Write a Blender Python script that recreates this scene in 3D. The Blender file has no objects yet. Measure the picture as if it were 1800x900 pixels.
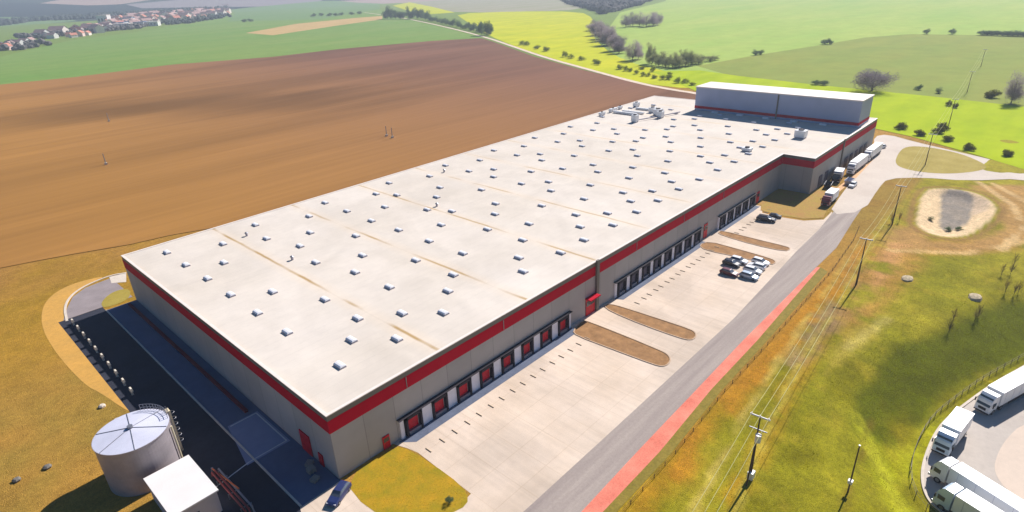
import bpy, bmesh, math, random
import numpy as np
from mathutils import Vector, Matrix
from mathutils.geometry import tessellate_polygon
R = math.radians
random.seed(7); rng = np.random.default_rng(7)
scene = bpy.context.scene
COL = scene.collection

# ------------------------------------------------------------------ camera
CAM_F, CAM_P, CAM_Y, CAM_R = 1061.7, 0.4299, 0.7652, -0.0446
CAM_C = np.array([-31.05, -68.11, 67.79])
Fv = np.array([math.cos(CAM_Y)*math.cos(CAM_P), math.sin(CAM_Y)*math.cos(CAM_P), -math.sin(CAM_P)])
Rv = np.cross(Fv, [0, 0, 1]); Rv /= np.linalg.norm(Rv); Uv = np.cross(Rv, Fv)
Rr = Rv*math.cos(CAM_R)+Uv*math.sin(CAM_R); Ur = -Rv*math.sin(CAM_R)+Uv*math.cos(CAM_R)
cd = bpy.data.cameras.new('camera'); cam = bpy.data.objects.new('camera', cd); COL.objects.link(cam)
cam.matrix_world = Matrix(((Rr[0], Ur[0], -Fv[0], CAM_C[0]), (Rr[1], Ur[1], -Fv[1], CAM_C[1]), (Rr[2], Ur[2], -Fv[2], CAM_C[2]), (0, 0, 0, 1)))
cd.sensor_width = 36; cd.lens = 36*CAM_F/1800; cd.clip_start = 1; cd.clip_end = 30000
scene.camera = cam

# ------------------------------------------------------------------ light
SUN_EL, SUN_AZ = 39.0, 2.5            # degrees; azimuth measured from +X towards +Y
w = bpy.data.worlds.new('World'); scene.world = w; w.use_nodes = True
nt = w.node_tree; bg = nt.nodes['Background']
sky = nt.nodes.new('ShaderNodeTexSky'); sky.sky_type = 'NISHITA'; sky.sun_disc = False
sky.sun_elevation = R(SUN_EL); sky.sun_rotation = R(90-SUN_AZ); sky.air_density = 1.0; sky.dust_density = 0.6; sky.ozone_density = 3.0
hs = nt.nodes.new('ShaderNodeHueSaturation'); hs.inputs['Saturation'].default_value = 1.6
nt.links.new(sky.outputs[0], hs.inputs['Color']); nt.links.new(hs.outputs[0], bg.inputs[0]); bg.inputs[1].default_value = 0.05
sd = bpy.data.lights.new('sun', 'SUN'); sd.energy = 5.0; sd.angle = R(0.5); sd.color = (1, 0.955, 0.90)
so = bpy.data.objects.new('sun', sd); COL.objects.link(so); so.location = (200, 0, 300)
sdir = Vector((math.cos(R(SUN_EL))*math.cos(R(SUN_AZ)), math.cos(R(SUN_EL))*math.sin(R(SUN_AZ)), math.sin(R(SUN_EL))))
so.rotation_euler = (-sdir).to_track_quat('-Z', 'Y').to_euler()
scene.view_settings.view_transform = 'Standard'; scene.view_settings.look = 'None'
scene.view_settings.exposure = 0.54; scene.view_settings.gamma = 1
scene.render.engine = 'CYCLES'
try:
    scene.cycles.volume_step_rate = 4; scene.cycles.volume_max_steps = 64; scene.cycles.volume_bounces = 0
    scene.cycles.max_bounces = 6; scene.cycles.diffuse_bounces = 3
except Exception: pass

# ------------------------------------------------------------------ helpers
def G(px, py, z=0.0):
    "ground point that the survey pixel (1800x900) looks at, on the level z"
    d = Fv*CAM_F+Rr*(px-900)-Ur*(py-450); t = (z-CAM_C[2])/d[2]
    p = CAM_C+d*t; return (float(p[0]), float(p[1]))
def GL(pts, z=0.0): return [G(a, b, z) for a, b in pts]
def S(r, g, b, k=0.93):
    "surface colour from a sunlit sRGB reading"
    f = lambda c: ((c/255+0.055)/1.055)**2.4 if c/255 > 0.04045 else c/255/12.92
    return tuple(min(0.85, f(c)*k) for c in (r, g, b))+(1.0,)

MATS = {}
def mat(name, col, rough=0.8, noise=None, amp=0.25, metal=0.0, spec=0.3, stretch=None, col2=None, bump=0.0, fine=None, rot=0.0):
    "procedural material: base colour broken up by one or two noises in object space"
    if name in MATS: return MATS[name]
    m = bpy.data.materials.new(name); m.use_nodes = True; n = m.node_tree; b = n.nodes['Principled BSDF']
    b.inputs['Roughness'].default_value = rough; b.inputs['Metallic'].default_value = metal
    b.inputs['Specular IOR Level'].default_value = spec
    b.inputs['Base Color'].default_value = col
    noise = noise or 0.8
    tc = n.nodes.new('ShaderNodeTexCoord'); mp = n.nodes.new('ShaderNodeMapping')
    if stretch: mp.inputs['Scale'].default_value = stretch
    mp.inputs['Rotation'].default_value = (0, 0, rot)
    n.links.new(tc.outputs['Object'], mp.inputs[0])
    nz = n.nodes.new('ShaderNodeTexNoise'); nz.inputs['Scale'].default_value = noise; nz.inputs['Detail'].default_value = 5
    nz.inputs['Roughness'].default_value = 0.6
    n.links.new(mp.outputs[0], nz.inputs[0])
    rp = n.nodes.new('ShaderNodeMapRange'); rp.inputs[1].default_value = 0.3; rp.inputs[2].default_value = 0.7
    n.links.new(nz.outputs[0], rp.inputs[0])
    mx = n.nodes.new('ShaderNodeMix'); mx.data_type = 'RGBA'
    c2 = col2 or tuple(min(0.9, c*(1+amp)) for c in col[:3])+(1,)
    c1 = col if col2 else tuple(c*(1-amp) for c in col[:3])+(1,)
    mx.inputs[6].default_value = c1; mx.inputs[7].default_value = c2
    n.links.new(rp.outputs[0], mx.inputs[0]); out = mx.outputs[2]
    if fine:
        f2 = n.nodes.new('ShaderNodeTexNoise'); f2.inputs['Scale'].default_value = fine[0]; f2.inputs['Detail'].default_value = 6
        f2.inputs['Roughness'].default_value = 0.7
        n.links.new(tc.outputs['Object'], f2.inputs[0])
        r2 = n.nodes.new('ShaderNodeMapRange'); r2.inputs[1].default_value = 0.25; r2.inputs[2].default_value = 0.75
        r2.inputs[3].default_value = 1-fine[1]; r2.inputs[4].default_value = 1+fine[1]
        n.links.new(f2.outputs[0], r2.inputs[0])
        vm = n.nodes.new('ShaderNodeVectorMath'); vm.operation = 'SCALE'
        n.links.new(out, vm.inputs[0]); n.links.new(r2.outputs[0], vm.inputs['Scale']); out = vm.outputs[0]
    n.links.new(out, b.inputs['Base Color'])
    if bump:
        bp = n.nodes.new('ShaderNodeBump'); bp.inputs['Strength'].default_value = bump; bp.inputs['Distance'].default_value = 0.15
        n.links.new(nz.outputs[0], bp.inputs['Height']); n.links.new(bp.outputs[0], b.inputs['Normal'])
    MATS[name] = m; return m

def tag(o, label=None, cat=None, group=None, kind=None):
    if label: o['label'] = label
    if cat: o['category'] = cat
    if group: o['group'] = group
    if kind: o['kind'] = kind
    return o
def empty(name, loc=(0, 0, 0), rz=0.0):
    o = bpy.data.objects.new(name, None); COL.objects.link(o); o.location = loc; o.rotation_euler = (0, 0, rz); o.empty_display_size = 0.5; return o
class MB:
    "collects shapes and links them as ONE mesh object"
    def __init__(s): s.v = []; s.f = []
    def add(s, vs, fs):
        k = len(s.v); s.v += [tuple(map(float, a)) for a in vs]; s.f += [tuple(k+i for i in f) for f in fs]; return s
    def box(s, x0, y0, z0, x1, y1, z1, top=0.0, tx=None):
        t = top; u = tx if tx is not None else top
        vs = [(x0, y0, z0), (x1, y0, z0), (x1, y1, z0), (x0, y1, z0), (x0+u, y0+t, z1), (x1-u, y0+t, z1), (x1-u, y1-t, z1), (x0+u, y1-t, z1)]
        return s.add(vs, [(3, 2, 1, 0), (4, 5, 6, 7), (0, 1, 5, 4), (1, 2, 6, 5), (2, 3, 7, 6), (3, 0, 4, 7)])
    def prism(s, poly, z0, z1):
        a = sum(poly[i][0]*poly[(i+1) % len(poly)][1]-poly[(i+1) % len(poly)][0]*poly[i][1] for i in range(len(poly)))
        if a < 0: poly = poly[::-1]
        n = len(poly)
        return s.add([(x, y, z0) for x, y in poly]+[(x, y, z1) for x, y in poly],
                     [tuple(range(n))[::-1], tuple(range(n, 2*n))]+[(i, (i+1) % n, n+(i+1) % n, n+i) for i in range(n)])
    def sheet(s, poly, z):
        a = sum(poly[i][0]*poly[(i+1) % len(poly)][1]-poly[(i+1) % len(poly)][0]*poly[i][1] for i in range(len(poly)))
        if a < 0: poly = poly[::-1]
        q = []
        for p in poly:
            if not q or (p[0]-q[-1][0])**2+(p[1]-q[-1][1])**2 > 1e-4: q.append(p)
        return s.add([(x, y, z) for x, y in q], [t if t[0] != t[1] else t for t in tessellate_polygon([[Vector((x, y, 0)) for x, y in q]])])
    def tube(s, pts, r, n=6, r1=None, cap=True):
        pts = [Vector(p) for p in pts]; k = len(s.v); m = len(pts)
        for i, p in enumerate(pts):
            d = (pts[min(i+1, m-1)]-pts[max(i-1, 0)]).normalized()
            a = d.cross(Vector((0, 0, 1)) if abs(d.z) < 0.9 else Vector((1, 0, 0))).normalized(); b = d.cross(a)
            rr = r if r1 is None else r+(r1-r)*i/(m-1)
            for j in range(n):
                q = p+(a*math.cos(2*math.pi*j/n)+b*math.sin(2*math.pi*j/n))*rr; s.v.append(tuple(q))
        for i in range(m-1):
            for j in range(n): s.f.append((k+i*n+j, k+(i+1)*n+j, k+(i+1)*n+(j+1) % n, k+i*n+(j+1) % n))
        if cap: s.f.append(tuple(k+j for j in range(n))); s.f.append(tuple(k+(m-1)*n+j for j in range(n))[::-1])
        return s
    def build(s, name, m, parent=None, loc=None, smooth=False, bevel=0.0):
        me = bpy.data.meshes.new(name); me.from_pydata(s.v, [], s.f); me.materials.append(m)
        bm = bmesh.new(); bm.from_mesh(me)
        if bevel:
            bmesh.ops.remove_doubles(bm, verts=bm.verts, dist=1e-4)
            es = [e for e in bm.edges if len(e.link_faces) == 2 and e.calc_face_angle(0) > 0.5]
            bmesh.ops.bevel(bm, geom=es, offset=bevel, segments=2, affect='EDGES', profile=0.6)
        bmesh.ops.recalc_face_normals(bm, faces=bm.faces) if len(bm.faces) > 1 and not name.endswith('field') else None
        bm.to_mesh(me); bm.free()
        if smooth:
            for p in me.polygons: p.use_smooth = True
        o = bpy.data.objects.new(name, me); COL.objects.link(o)
        if parent: o.parent = parent
        if loc: o.location = loc
        return o
KIDS = {}
def copy_tree(o, parent=None):
    c = o.copy(); COL.objects.link(c)
    if parent: c.parent = parent
    for ch in [x for x in o.children]: copy_tree(ch, c)
    return c
def resample(poly, closed=True, it=2):
    "Chaikin corner cutting"
    for _ in range(it):
        out = []; n = len(poly)
        rngi = range(n) if closed else range(n-1)
        if not closed: out.append(poly[0])
        for i in rngi:
            a, b = poly[i], poly[(i+1) % n]
            out += [(a[0]*.75+b[0]*.25, a[1]*.75+b[1]*.25), (a[0]*.25+b[0]*.75, a[1]*.25+b[1]*.75)]
        if not closed: out.append(poly[-1])
        poly = out
    return poly
def offset_line(pts, d):
    out = []
    for i, p in enumerate(pts):
        a = pts[max(0, i-1)]; b = pts[min(len(pts)-1, i+1)]
        t = Vector((b[0]-a[0], b[1]-a[1])).normalized(); out.append((p[0]-t.y*d, p[1]+t.x*d))
    return out

# numpy value noise for the ground
def vnoise(x, y, seed=0):
    xi = np.floor(x).astype(np.int64); yi = np.floor(y).astype(np.int64); fx = x-xi; fy = y-yi
    fx = fx*fx*(3-2*fx); fy = fy*fy*(3-2*fy)
    def h(a, b):
        n = (a*374761393+b*668265263+seed*1442695041) & 0xffffffff
        n = ((n ^ (n >> 13))*1274126177) & 0xffffffff
        return ((n ^ (n >> 16)) & 0xffff)/65535.0
    return (h(xi, yi)*(1-fx)+h(xi+1, yi)*fx)*(1-fy)+(h(xi, yi+1)*(1-fx)+h(xi+1, yi+1)*fx)*fy
def fbm(x, y, s, seed=0, o=4):
    r = 0; a = 0.5; t = 0
    for k in range(o): r = r+a*vnoise(x/s*2**k, y/s*2**k, seed+k); t += a; a *= .55
    return r/t
def sdist(X, Y, poly):
    "signed distance to polygon (negative inside), numpy"
    d = np.full(X.shape, 1e18); ins = np.zeros(X.shape, bool); n = len(poly)
    for i in range(n):
        ax, ay = poly[i]; bx, by = poly[(i+1) % n]
        ex, ey = bx-ax, by-ay; wx, wy = X-ax, Y-ay
        t = np.clip((wx*ex+wy*ey)/max(ex*ex+ey*ey, 1e-9), 0, 1)
        d = np.minimum(d, (wx-ex*t)**2+(wy-ey*t)**2)
        c = ((ay > Y) != (by > Y)) & (X < (bx-ax)*(Y-ay)/((by-ay) if by != ay else 1e-9)+ax); ins ^= c
    d = np.sqrt(d); return np.where(ins, -d, d)
def sstep(t): t = np.clip(t, 0, 1); return t*t*(3-2*t)

# ------------------------------------------------------------------ terrain
ZY = -4.5
YARD = GL([(1655, 900), (1632, 882), (1620, 850), (1622, 815), (1640, 768), (1662, 738), (1700, 708), (1750, 672), (1800, 645), (1900, 585), (2100, 560), (2300, 900), (2100, 1200), (1750, 1050)], ZY)
YARDS = resample(YARD, True, 2)
BASIN = resample(GL([(1622, 334), (1660, 330), (1712, 337), (1742, 352), (1754, 370), (1735, 392), (1704, 414), (1668, 418), (1632, 411), (1610, 396), (1612, 380)]), True, 2)
def lev(X, Y):
    "ground height"
    d = sdist(X, Y, YARD)
    t = np.clip((d-.8)/15.0, 0, 1); h = ZY*(1-(.55*sstep(t)+.45*t**1.6))
    mound = sdist(X, Y, GL([(1470, 900), (1500, 700), (1570, 620), (1700, 560), (1900, 500), (1900, 590), (1720, 660), (1640, 740), (1600, 850), (1600, 900)]))
    h = h+0.5*sstep((4-mound)/12)*sstep(d/8)
    b = sdist(X, Y, BASIN); h = h-1.3*sstep(-(b)/5.5)
    # broad, shallow undulation in the right hand meadow only
    und = sstep((-Y-40)/10)*sstep(d/6)*sstep(b/3)
    return h+und*(fbm(X, Y, 14, 5, 3)-0.5)*0.4
def axis(lo, hi, step, far_lo, far_hi):
    a = list(np.arange(lo, hi+1e-6, step)); v = lo; st = step; L = []
    while v > far_lo: st *= 1.35; v -= st; L.append(max(v, far_lo))
    v = hi; st = step; U = []
    while v < far_hi: st *= 1.35; v += st; U.append(min(v, far_hi))
    return np.array(L[::-1]+a+U)
ax_ = axis(-70, 290, 0.95, -7000, 7000); ay_ = axis(-165, 165, 0.95, -7000, 7000)
X, Y = np.meshgrid(ax_, ay_, indexing='ij'); near = (X > -90) & (X < 320) & (Y > -190) & (Y < 190)
Z = np.zeros(X.shape); Z[near] = lev(X[near], Y[near])
Z -= 0.0
def c3(*a): return np.array(S(*a)[:3])
gold = c3(176, 132, 58); ochre = c3(156, 126, 54); olive = c3(136, 130, 20); olive2 = c3(158, 146, 34); orange = c3(186, 124, 34)
bank = c3(94, 98, 4); lime = c3(166, 170, 12); earth = c3(180, 138, 80); sand = c3(212, 160, 78); dark = c3(104, 92, 18); grey = c3(150, 122, 92)
N1 = fbm(X, Y, 26, 1); N2 = fbm(X, Y, 7, 9); N3 = fbm(X, Y, 60, 21); N4 = fbm(X, Y, 2.6, 33, 2)
C = np.empty(X.shape+(3,))
def mixc(C, col, m): m = np.clip(m, 0, 1)[..., None]; return C*(1-m)+col*m
ctr = lambda n, a=.38, b=.62: sstep((n-a)/(b-a))
C[:] = gold; C = mixc(C, ochre, ctr(N1)); C = mixc(C, c3(146, 108, 46), ctr(N2, .5, .75)*.5)
# green-ochre strip next to the ploughed field
C = mixc(C, c3(170, 130, 38), sstep((Y-60)/30)*.7); C = mixc(C, c3(150, 118, 34), ctr(N2)*.5*sstep((Y-60)/30))
C = mixc(C, c3(164, 118, 60), sstep((Y-104)/30)*.75*ctr(N1, .2, .5))
# meadow on the right of the road
right = sstep((-Y-33)/2.5)
M = np.empty_like(C); M[:] = olive; M = mixc(M, olive2, ctr(N1, .35, .6)); M = mixc(M, c3(120, 112, 8), ctr(N2, .5, .72)*.7); M = mixc(M, c3(170, 150, 40), ctr(N4, .6, .85)*.5)
def area(pts, soft, z=0.0, wob=3.0): return 1-sstep((sdist(X, Y, GL(pts, z))+wob*(N2-.5)*2)/soft+.5)
def zone(pts, col, soft=3.0, k=1.0, wob=3.0, brk=None):
    global M
    m = area(pts, soft, 0, wob)*k
    if brk is not None: m = m*ctr(N2, brk-.13, brk+.13)
    M = mixc(M, col, m)
zone([(1080, 905), (1260, 690), (1400, 530), (1500, 400), (1530, 430), (1440, 560), (1350, 660), (1230, 790), (1150, 905)], orange, 3.5, .85)
zone([(1100, 900), (1200, 770), (1290, 660), (1340, 640), (1290, 730), (1180, 900)], olive, 3, .5, 4, .5)
zone([(1240, 900), (1330, 760), (1360, 690), (1440, 560), (1500, 500), (1500, 540), (1400, 700), (1330, 860), (1290, 900)], c3(178, 128, 30), 3, .7, 3, .45)
zone([(1370, 640), (1420, 560), (1470, 510), (1520, 470), (1520, 540), (1450, 610), (1400, 660)], grey, 3, .75, 4, .45)
zone([(1480, 400), (1530, 330), (1600, 330), (1620, 420), (1800, 420), (1800, 440), (1640, 450), (1540, 560), (1480, 600)], c3(180, 132, 62), 5, .8, 4, .42)
zone([(1520, 340), (1610, 325), (1610, 430), (1540, 430)], c3(150, 140, 40), 4, .8, 3, .5)
zone([(1560, 400), (1610, 400), (1640, 425), (1700, 425), (1760, 400), (1760, 350), (1700, 325), (1800, 325), (1860, 330), (1860, 420), (1720, 445), (1600, 440), (1560, 430)], earth, 4, .95, 2.5)
zone([(1560, 425), (1600, 430), (1570, 480), (1530, 520), (1530, 470)], c3(205, 150, 100), 4, .7, 3, .45)
zone([(1500, 575), (1560, 560), (1540, 590), (1500, 625), (1450, 660), (1470, 610)], c3(190, 165, 70), 3, .7, 2, .42)
zone([(1500, 690), (1580, 610), (1700, 550), (1850, 500), (1900, 560), (1700, 640), (1620, 720), (1560, 760), (1510, 740)], bank, 3, 1.0, 1.5)
zone([(1500, 720), (1570, 770), (1640, 720), (1800, 620), (1800, 650), (1660, 740), (1600, 820), (1640, 900), (1600, 905), (1560, 840)], lime, 4, .6, 2, .34)
zone([(1530, 740), (1600, 690), (1620, 720), (1590, 800)], c3(172, 140, 20), 4, .3, 3, .45)
def pathdist(pts):
    P_ = GL(pts); d = np.full(X.shape, 1e9)
    for a, b_ in zip(P_, P_[1:]):
        ex, ey = b_[0]-a[0], b_[1]-a[1]; t = np.clip(((X-a[0])*ex+(Y-a[1])*ey)/(ex*ex+ey*ey), 0, 1); d = np.minimum(d, np.hypot(X-a[0]-ex*t, Y-a[1]-ey*t))
    return d
for pts, col, wd, k in (([(1215, 905), (1300, 745), (1370, 630), (1440, 530), (1500, 440), (1560, 350)], c3(196, 170, 84), .55, .7), ([(1290, 905), (1352, 745), (1412, 630), (1470, 540), (1520, 450), (1575, 350)], c3(190, 170, 70), .55, .7),
                        ([(1490, 610), (1520, 590), (1560, 560)], c3(196, 176, 96), 1.0, .5), ([(1480, 905), (1530, 740), (1560, 690)], c3(120, 96, 30), .5, .6), ([(1620, 905), (1560, 800), (1510, 720)], c3(176, 170, 40), 1.2, .6),
                        ([(1565, 440), (1700, 445), (1800, 425), (1900, 400)], c3(214, 176, 116), 1.1, .8), ([(1720, 320), (1780, 360), (1800, 400), (1760, 440)], c3(222, 186, 130), 1.0, .7), ([(1745, 322), (1812, 360), (1830, 400)], c3(216, 180, 124), 1.0, .7)):
    M = mixc(M, col, (1-sstep((pathdist(pts)-wd+.5*(N4-.5))/.7+.5))*k*ctr(fbm(X, Y, 5, 55, 2), .25, .5))
# ruts worn along the slope
ang = .95; ru = np.sin((X*math.cos(ang)+Y*math.sin(ang))*2.4+6*N2)
M = mixc(M, c3(90, 90, 8), area([(1500, 690), (1580, 610), (1700, 560), (1700, 640), (1600, 720), (1520, 740)], 4)*sstep(ru*.8+.2)*.6)
M = M*(1+(.20*(fbm(X, Y, 5, 71, 3)-.5)*2+.16*(fbm(X*1.6, Y*.5, 1.6, 90, 2)-.5)*2)[..., None])
C = C*(1-right[..., None])+M*right[..., None]
# basin banks and floor
bd = sdist(X, Y, BASIN)
BFL = resample(GL([(1655, 331), (1700, 335), (1714, 346), (1710, 362), (1708, 380), (1692, 393), (1676, 399), (1651, 395), (1656, 365)]), True, 1)
fd = sdist(X, Y, BFL)
C = mixc(C, c3(226, 196, 154), 1-sstep(bd/1.0+.5)); C = mixc(C, c3(200, 176, 150), (1-sstep((sdist(X, Y, GL([(1700, 338), (1742, 354), (1735, 368), (1712, 372), (1704, 350)])))/1.5+.5))*.8); C = mixc(C, c3(138, 130, 122), (1-sstep(fd/1.0+.5))*(.8+.2*N4))
C = mixc(C, c3(150, 112, 66), sstep((3.2-bd)/1.5)*sstep((bd-.6)/.8)*.8)
# outside the modelled fields the plain carries on as green farmland
far = sstep((np.sqrt((X-90)**2+(Y)**2)-260)/80); C = mixc(C, c3(120, 140, 60), far)
me = bpy.data.meshes.new('ground'); nx, ny = X.shape
idx = np.arange(nx*ny).reshape(nx, ny)
quads = np.stack([idx[:-1, :-1], idx[1:, :-1], idx[1:, 1:], idx[:-1, 1:]], -1).reshape(-1, 4)
me.from_pydata(np.stack([X, Y, Z], -1).reshape(-1, 3).tolist(), [], quads.tolist())
at = me.color_attributes.new('cover', 'FLOAT_COLOR', 'POINT')
at.data.foreach_set('color', np.concatenate([C.reshape(-1, 3), np.ones((nx*ny, 1))], 1).astype(np.float32).ravel())
for p in me.polygons: p.use_smooth = True
gm = bpy.data.materials.new('grass_ground'); gm.use_nodes = True; n = gm.node_tree; b = n.nodes['Principled BSDF']
b.inputs['Roughness'].default_value = 0.95; b.inputs['Specular IOR Level'].default_value = 0.1
ca = n.nodes.new('ShaderNodeAttribute'); ca.attribute_name = 'cover'
tc = n.nodes.new('ShaderNodeTexCoord')
cur = ca.outputs['Color']
for sc, am in ((0.35, .16), (1.3, .22), (5.0, .26)):
    nz = n.nodes.new('ShaderNodeTexNoise'); nz.inputs['Scale'].default_value = sc; nz.inputs['Detail'].default_value = 4; nz.inputs['Roughness'].default_value = .65
    n.links.new(tc.outputs['Object'], nz.inputs[0])
    mr = n.nodes.new('ShaderNodeMapRange'); mr.inputs[1].default_value = .28; mr.inputs[2].default_value = .72; mr.inputs[3].default_value = 1-am; mr.inputs[4].default_value = 1+am
    n.links.new(nz.outputs[0], mr.inputs[0])
    vm = n.nodes.new('ShaderNodeVectorMath'); vm.operation = 'SCALE'; n.links.new(cur, vm.inputs[0]); n.links.new(mr.outputs[0], vm.inputs['Scale']); cur = vm.outputs[0]
n.links.new(cur, b.inputs['Base Color'])
bp = n.nodes.new('ShaderNodeBump'); bp.inputs['Strength'].default_value = .7; bp.inputs['Distance'].default_value = .25
n.links.new(nz.outputs[0], bp.inputs['Height']); n.links.new(bp.outputs[0], b.inputs['Normal'])
me.materials.append(gm)
g = bpy.data.objects.new('ground', me); COL.objects.link(g); tag(g, kind='structure')

def surf(name, poly, z, m, thick=None):
    o = (MB().prism(poly, z-(thick or 0), z) if thick else MB().sheet(poly, z)).build(name, m); return tag(o, kind='structure')

# ------------------------------------------------------------------ far fields (flat sheets, each a little above the one before)
def fieldmat(name, c1, c2, sc, stretch, rot, fine=(0.05, .12), **k): return mat(name, c1, .95, sc, col2=c2, stretch=stretch, rot=rot, fine=fine, spec=.05, **k)
m_green = fieldmat('spring_crop_green', S(112, 146, 66), S(132, 152, 78), .004, (1, 3, 1), .9)
m_green2 = fieldmat('pale_crop_green', S(150, 178, 82), S(172, 186, 92), .004, (1, 4, 1), .6)
m_green3 = fieldmat('olive_crop_green', S(132, 148, 66), S(148, 152, 70), .008, (1, 3, 1), .1)
m_rape = fieldmat('yellow_green_crop', S(178, 186, 26), S(204, 200, 30), .012, (1, 3, 1), -.3)
m_lime = fieldmat('fresh_lime_crop', S(156, 176, 10), S(176, 190, 16), .02, (1, 4, 1), .05)
m_grey = fieldmat('fallow_grey_field', S(150, 150, 110), S(170, 160, 140), .004, (1, 5, 1), .4)
m_tan = fieldmat('bare_pale_soil', S(205, 170, 120), S(190, 160, 100), .02, (1, 3, 1), .4)
m_soil = mat('ploughed_soil', S(134, 92, 52), .95, .01, col2=S(150, 104, 64), stretch=(1, 1, 1), rot=0, fine=(.3, .1), spec=.05, bump=0)
def refine_soil(m):
    "soil type drifts across the field; moist bands follow the swale; faint drill lines"
    n = m.node_tree; L = n.links; b = n.nodes['Principled BSDF']; src = b.inputs['Base Color'].links[0].from_socket
    tc = n.nodes.new('ShaderNodeTexCoord')
    def mapped(scale, loc=(0, 0, 0)):
        mp = n.nodes.new('ShaderNodeMapping'); mp.inputs['Rotation'].default_value = (0, 0, SOILROT); mp.inputs['Scale'].default_value = scale; mp.inputs['Location'].default_value = loc
        L.new(tc.outputs['Object'], mp.inputs[0]); return mp.outputs[0]
    def noise(vec, lo, hi, a, c, det=3, dist=0.0):
        q = n.nodes.new('ShaderNodeTexNoise'); q.inputs['Scale'].default_value = 1; q.inputs['Detail'].default_value = det; q.inputs['Distortion'].default_value = dist; L.new(vec, q.inputs[0])
        r_ = n.nodes.new('ShaderNodeMapRange'); r_.inputs[1].default_value = lo; r_.inputs[2].default_value = hi; r_.inputs[3].default_value = a; r_.inputs[4].default_value = c; L.new(q.outputs[0], r_.inputs[0]); return r_.outputs[0]
    def mth(op, a, c):
        q = n.nodes.new('ShaderNodeMath'); q.operation = op
        for i, v in enumerate((a, c)):
            if hasattr(v, 'links'): L.new(v, q.inputs[i])
            else: q.inputs[i].default_value = v
        return q.outputs[0]
    band = noise(mapped((.0022, .016, 1), (.3, .55, 0)), .42, .58, .80, 1.06, 4, .4)
    lines = noise(mapped((.012, .35, 1)), .3, .7, .93, 1.06, 2)
    # one broad moist swale across the left half
    sx = n.nodes.new('ShaderNodeSeparateXYZ'); L.new(mapped((1, 1, 1)), sx.inputs[0])
    wob = noise(mapped((.006, .02, 1)), .3, .7, -22, 22)
    dd = mth('ABSOLUTE', mth('ADD', mth('SUBTRACT', sx.outputs[1], SWALE[1]), wob), 0)
    m1 = n.nodes.new('ShaderNodeMapRange'); m1.interpolation_type = 'SMOOTHSTEP'; m1.inputs[1].default_value = 66; m1.inputs[2].default_value = 4; m1.inputs[3].default_value = 0; m1.inputs[4].default_value = .36; L.new(dd, m1.inputs[0])
    ex = mth('ABSOLUTE', mth('SUBTRACT', sx.outputs[0], SWALE[0]), 0)
    m2 = n.nodes.new('ShaderNodeMapRange'); m2.interpolation_type = 'SMOOTHSTEP'; m2.inputs[1].default_value = SWALE[2]*1.6; m2.inputs[2].default_value = SWALE[2]*.5; L.new(ex, m2.inputs[0])
    sw = mth('SUBTRACT', 1.0, mth('MULTIPLY', m1.outputs[0], m2.outputs[0]))
    k = mth('MULTIPLY', mth('MULTIPLY', band, lines), sw)
    # golden loam towards the loop road, mauve clay towards the farm track
    gx = n.nodes.new('ShaderNodeSeparateXYZ'); L.new(tc.outputs['Object'], gx.inputs[0])
    t = n.nodes.new('ShaderNodeMapRange'); t.inputs[1].default_value = 20; t.inputs[2].default_value = 330; L.new(gx.outputs[0], t.inputs[0])
    mx = n.nodes.new('ShaderNodeMix'); mx.data_type = 'RGBA'; L.new(t.outputs[0], mx.inputs[0]); mx.inputs[6].default_value = S(172, 124, 62); mx.inputs[7].default_value = S(130, 92, 76)
    m3 = n.nodes.new('ShaderNodeMix'); m3.data_type = 'RGBA'; m3.inputs[0].default_value = .82; L.new(src, m3.inputs[6]); L.new(mx.outputs[2], m3.inputs[7])
    vm = n.nodes.new('ShaderNodeVectorMath'); vm.operation = 'SCALE'; L.new(m3.outputs[2], vm.inputs[0]); L.new(k, vm.inputs['Scale'])
    L.new(vm.outputs[0], b.inputs['Base Color'])
pa, pb = G(60, 205), G(800, 165)
SOILROT = -math.atan2(pb[1]-pa[1], pb[0]-pa[0])
def rot2(p): c_, s_ = math.cos(SOILROT), math.sin(SOILROT); return (p[0]*c_-p[1]*s_, p[0]*s_+p[1]*c_)
w0, w1 = rot2(G(60, 200)), rot2(G(640, 170)); SWALE = ((w0[0]+w1[0])/2, (w0[1]+w1[1])/2, abs(w1[0]-w0[0])/2)
refine_soil(m_soil)

surf('crop_field', GL([(-700, 190), (-300, 140), (0, 100), (120, 72), (270, 52), (420, 22), (560, 12), (660, 12), (680, 22), (720, 34), (850, 66), (830, 85), (500, 130), (100, 175), (-400, 260)]), .03, m_green)
surf('far_green_field', GL([(400, 38), (420, 12), (560, 2), (668, 2), (668, 16), (560, 34)]), .05, fieldmat('far_crop_green', S(124, 148, 92), S(112, 142, 84), .003, (1, 3, 1), .9))
surf('bare_soil_strip', GL([(432, 58), (520, 42), (620, 32), (672, 28), (672, 34), (600, 44), (480, 62)]), .08, m_tan)
surf('fallow_field', GL([(760, 20), (700, 4), (780, -8), (1000, -8), (1060, 8), (1000, 18), (860, 22)]), .05, m_grey)
surf('yellow_field', GL([(690, 10), (720, 4), (760, 12), (800, 22), (740, 26)]), .07, m_rape)
surf('pale_green_field', GL([(1085, 118), (1062, 60), (1090, 22), (1170, 2), (1180, -30), (1950, -30), (2300, 60), (2300, 200), (1800, 175), (1500, 165), (1250, 140)]), .04, m_green2)
surf('olive_green_field', GL([(1225, 116), (1330, 97), (1450, 78), (1520, 66), (1600, 60), (1720, 62), (1900, 64), (2300, 90), (2300, 230), (1800, 190), (1640, 172), (1440, 152), (1300, 138)]), .07, m_green3)
surf('yellow_green_field', resample(GL([(800, 24), (900, 20), (1020, 20), (1046, 34), (1042, 62), (1060, 84), (1100, 108), (1180, 128), (1235, 146), (1225, 158), (1120, 146), (1000, 112), (905, 82), (858, 62), (820, 38)]), True, 1), .1, m_rape)
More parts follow.
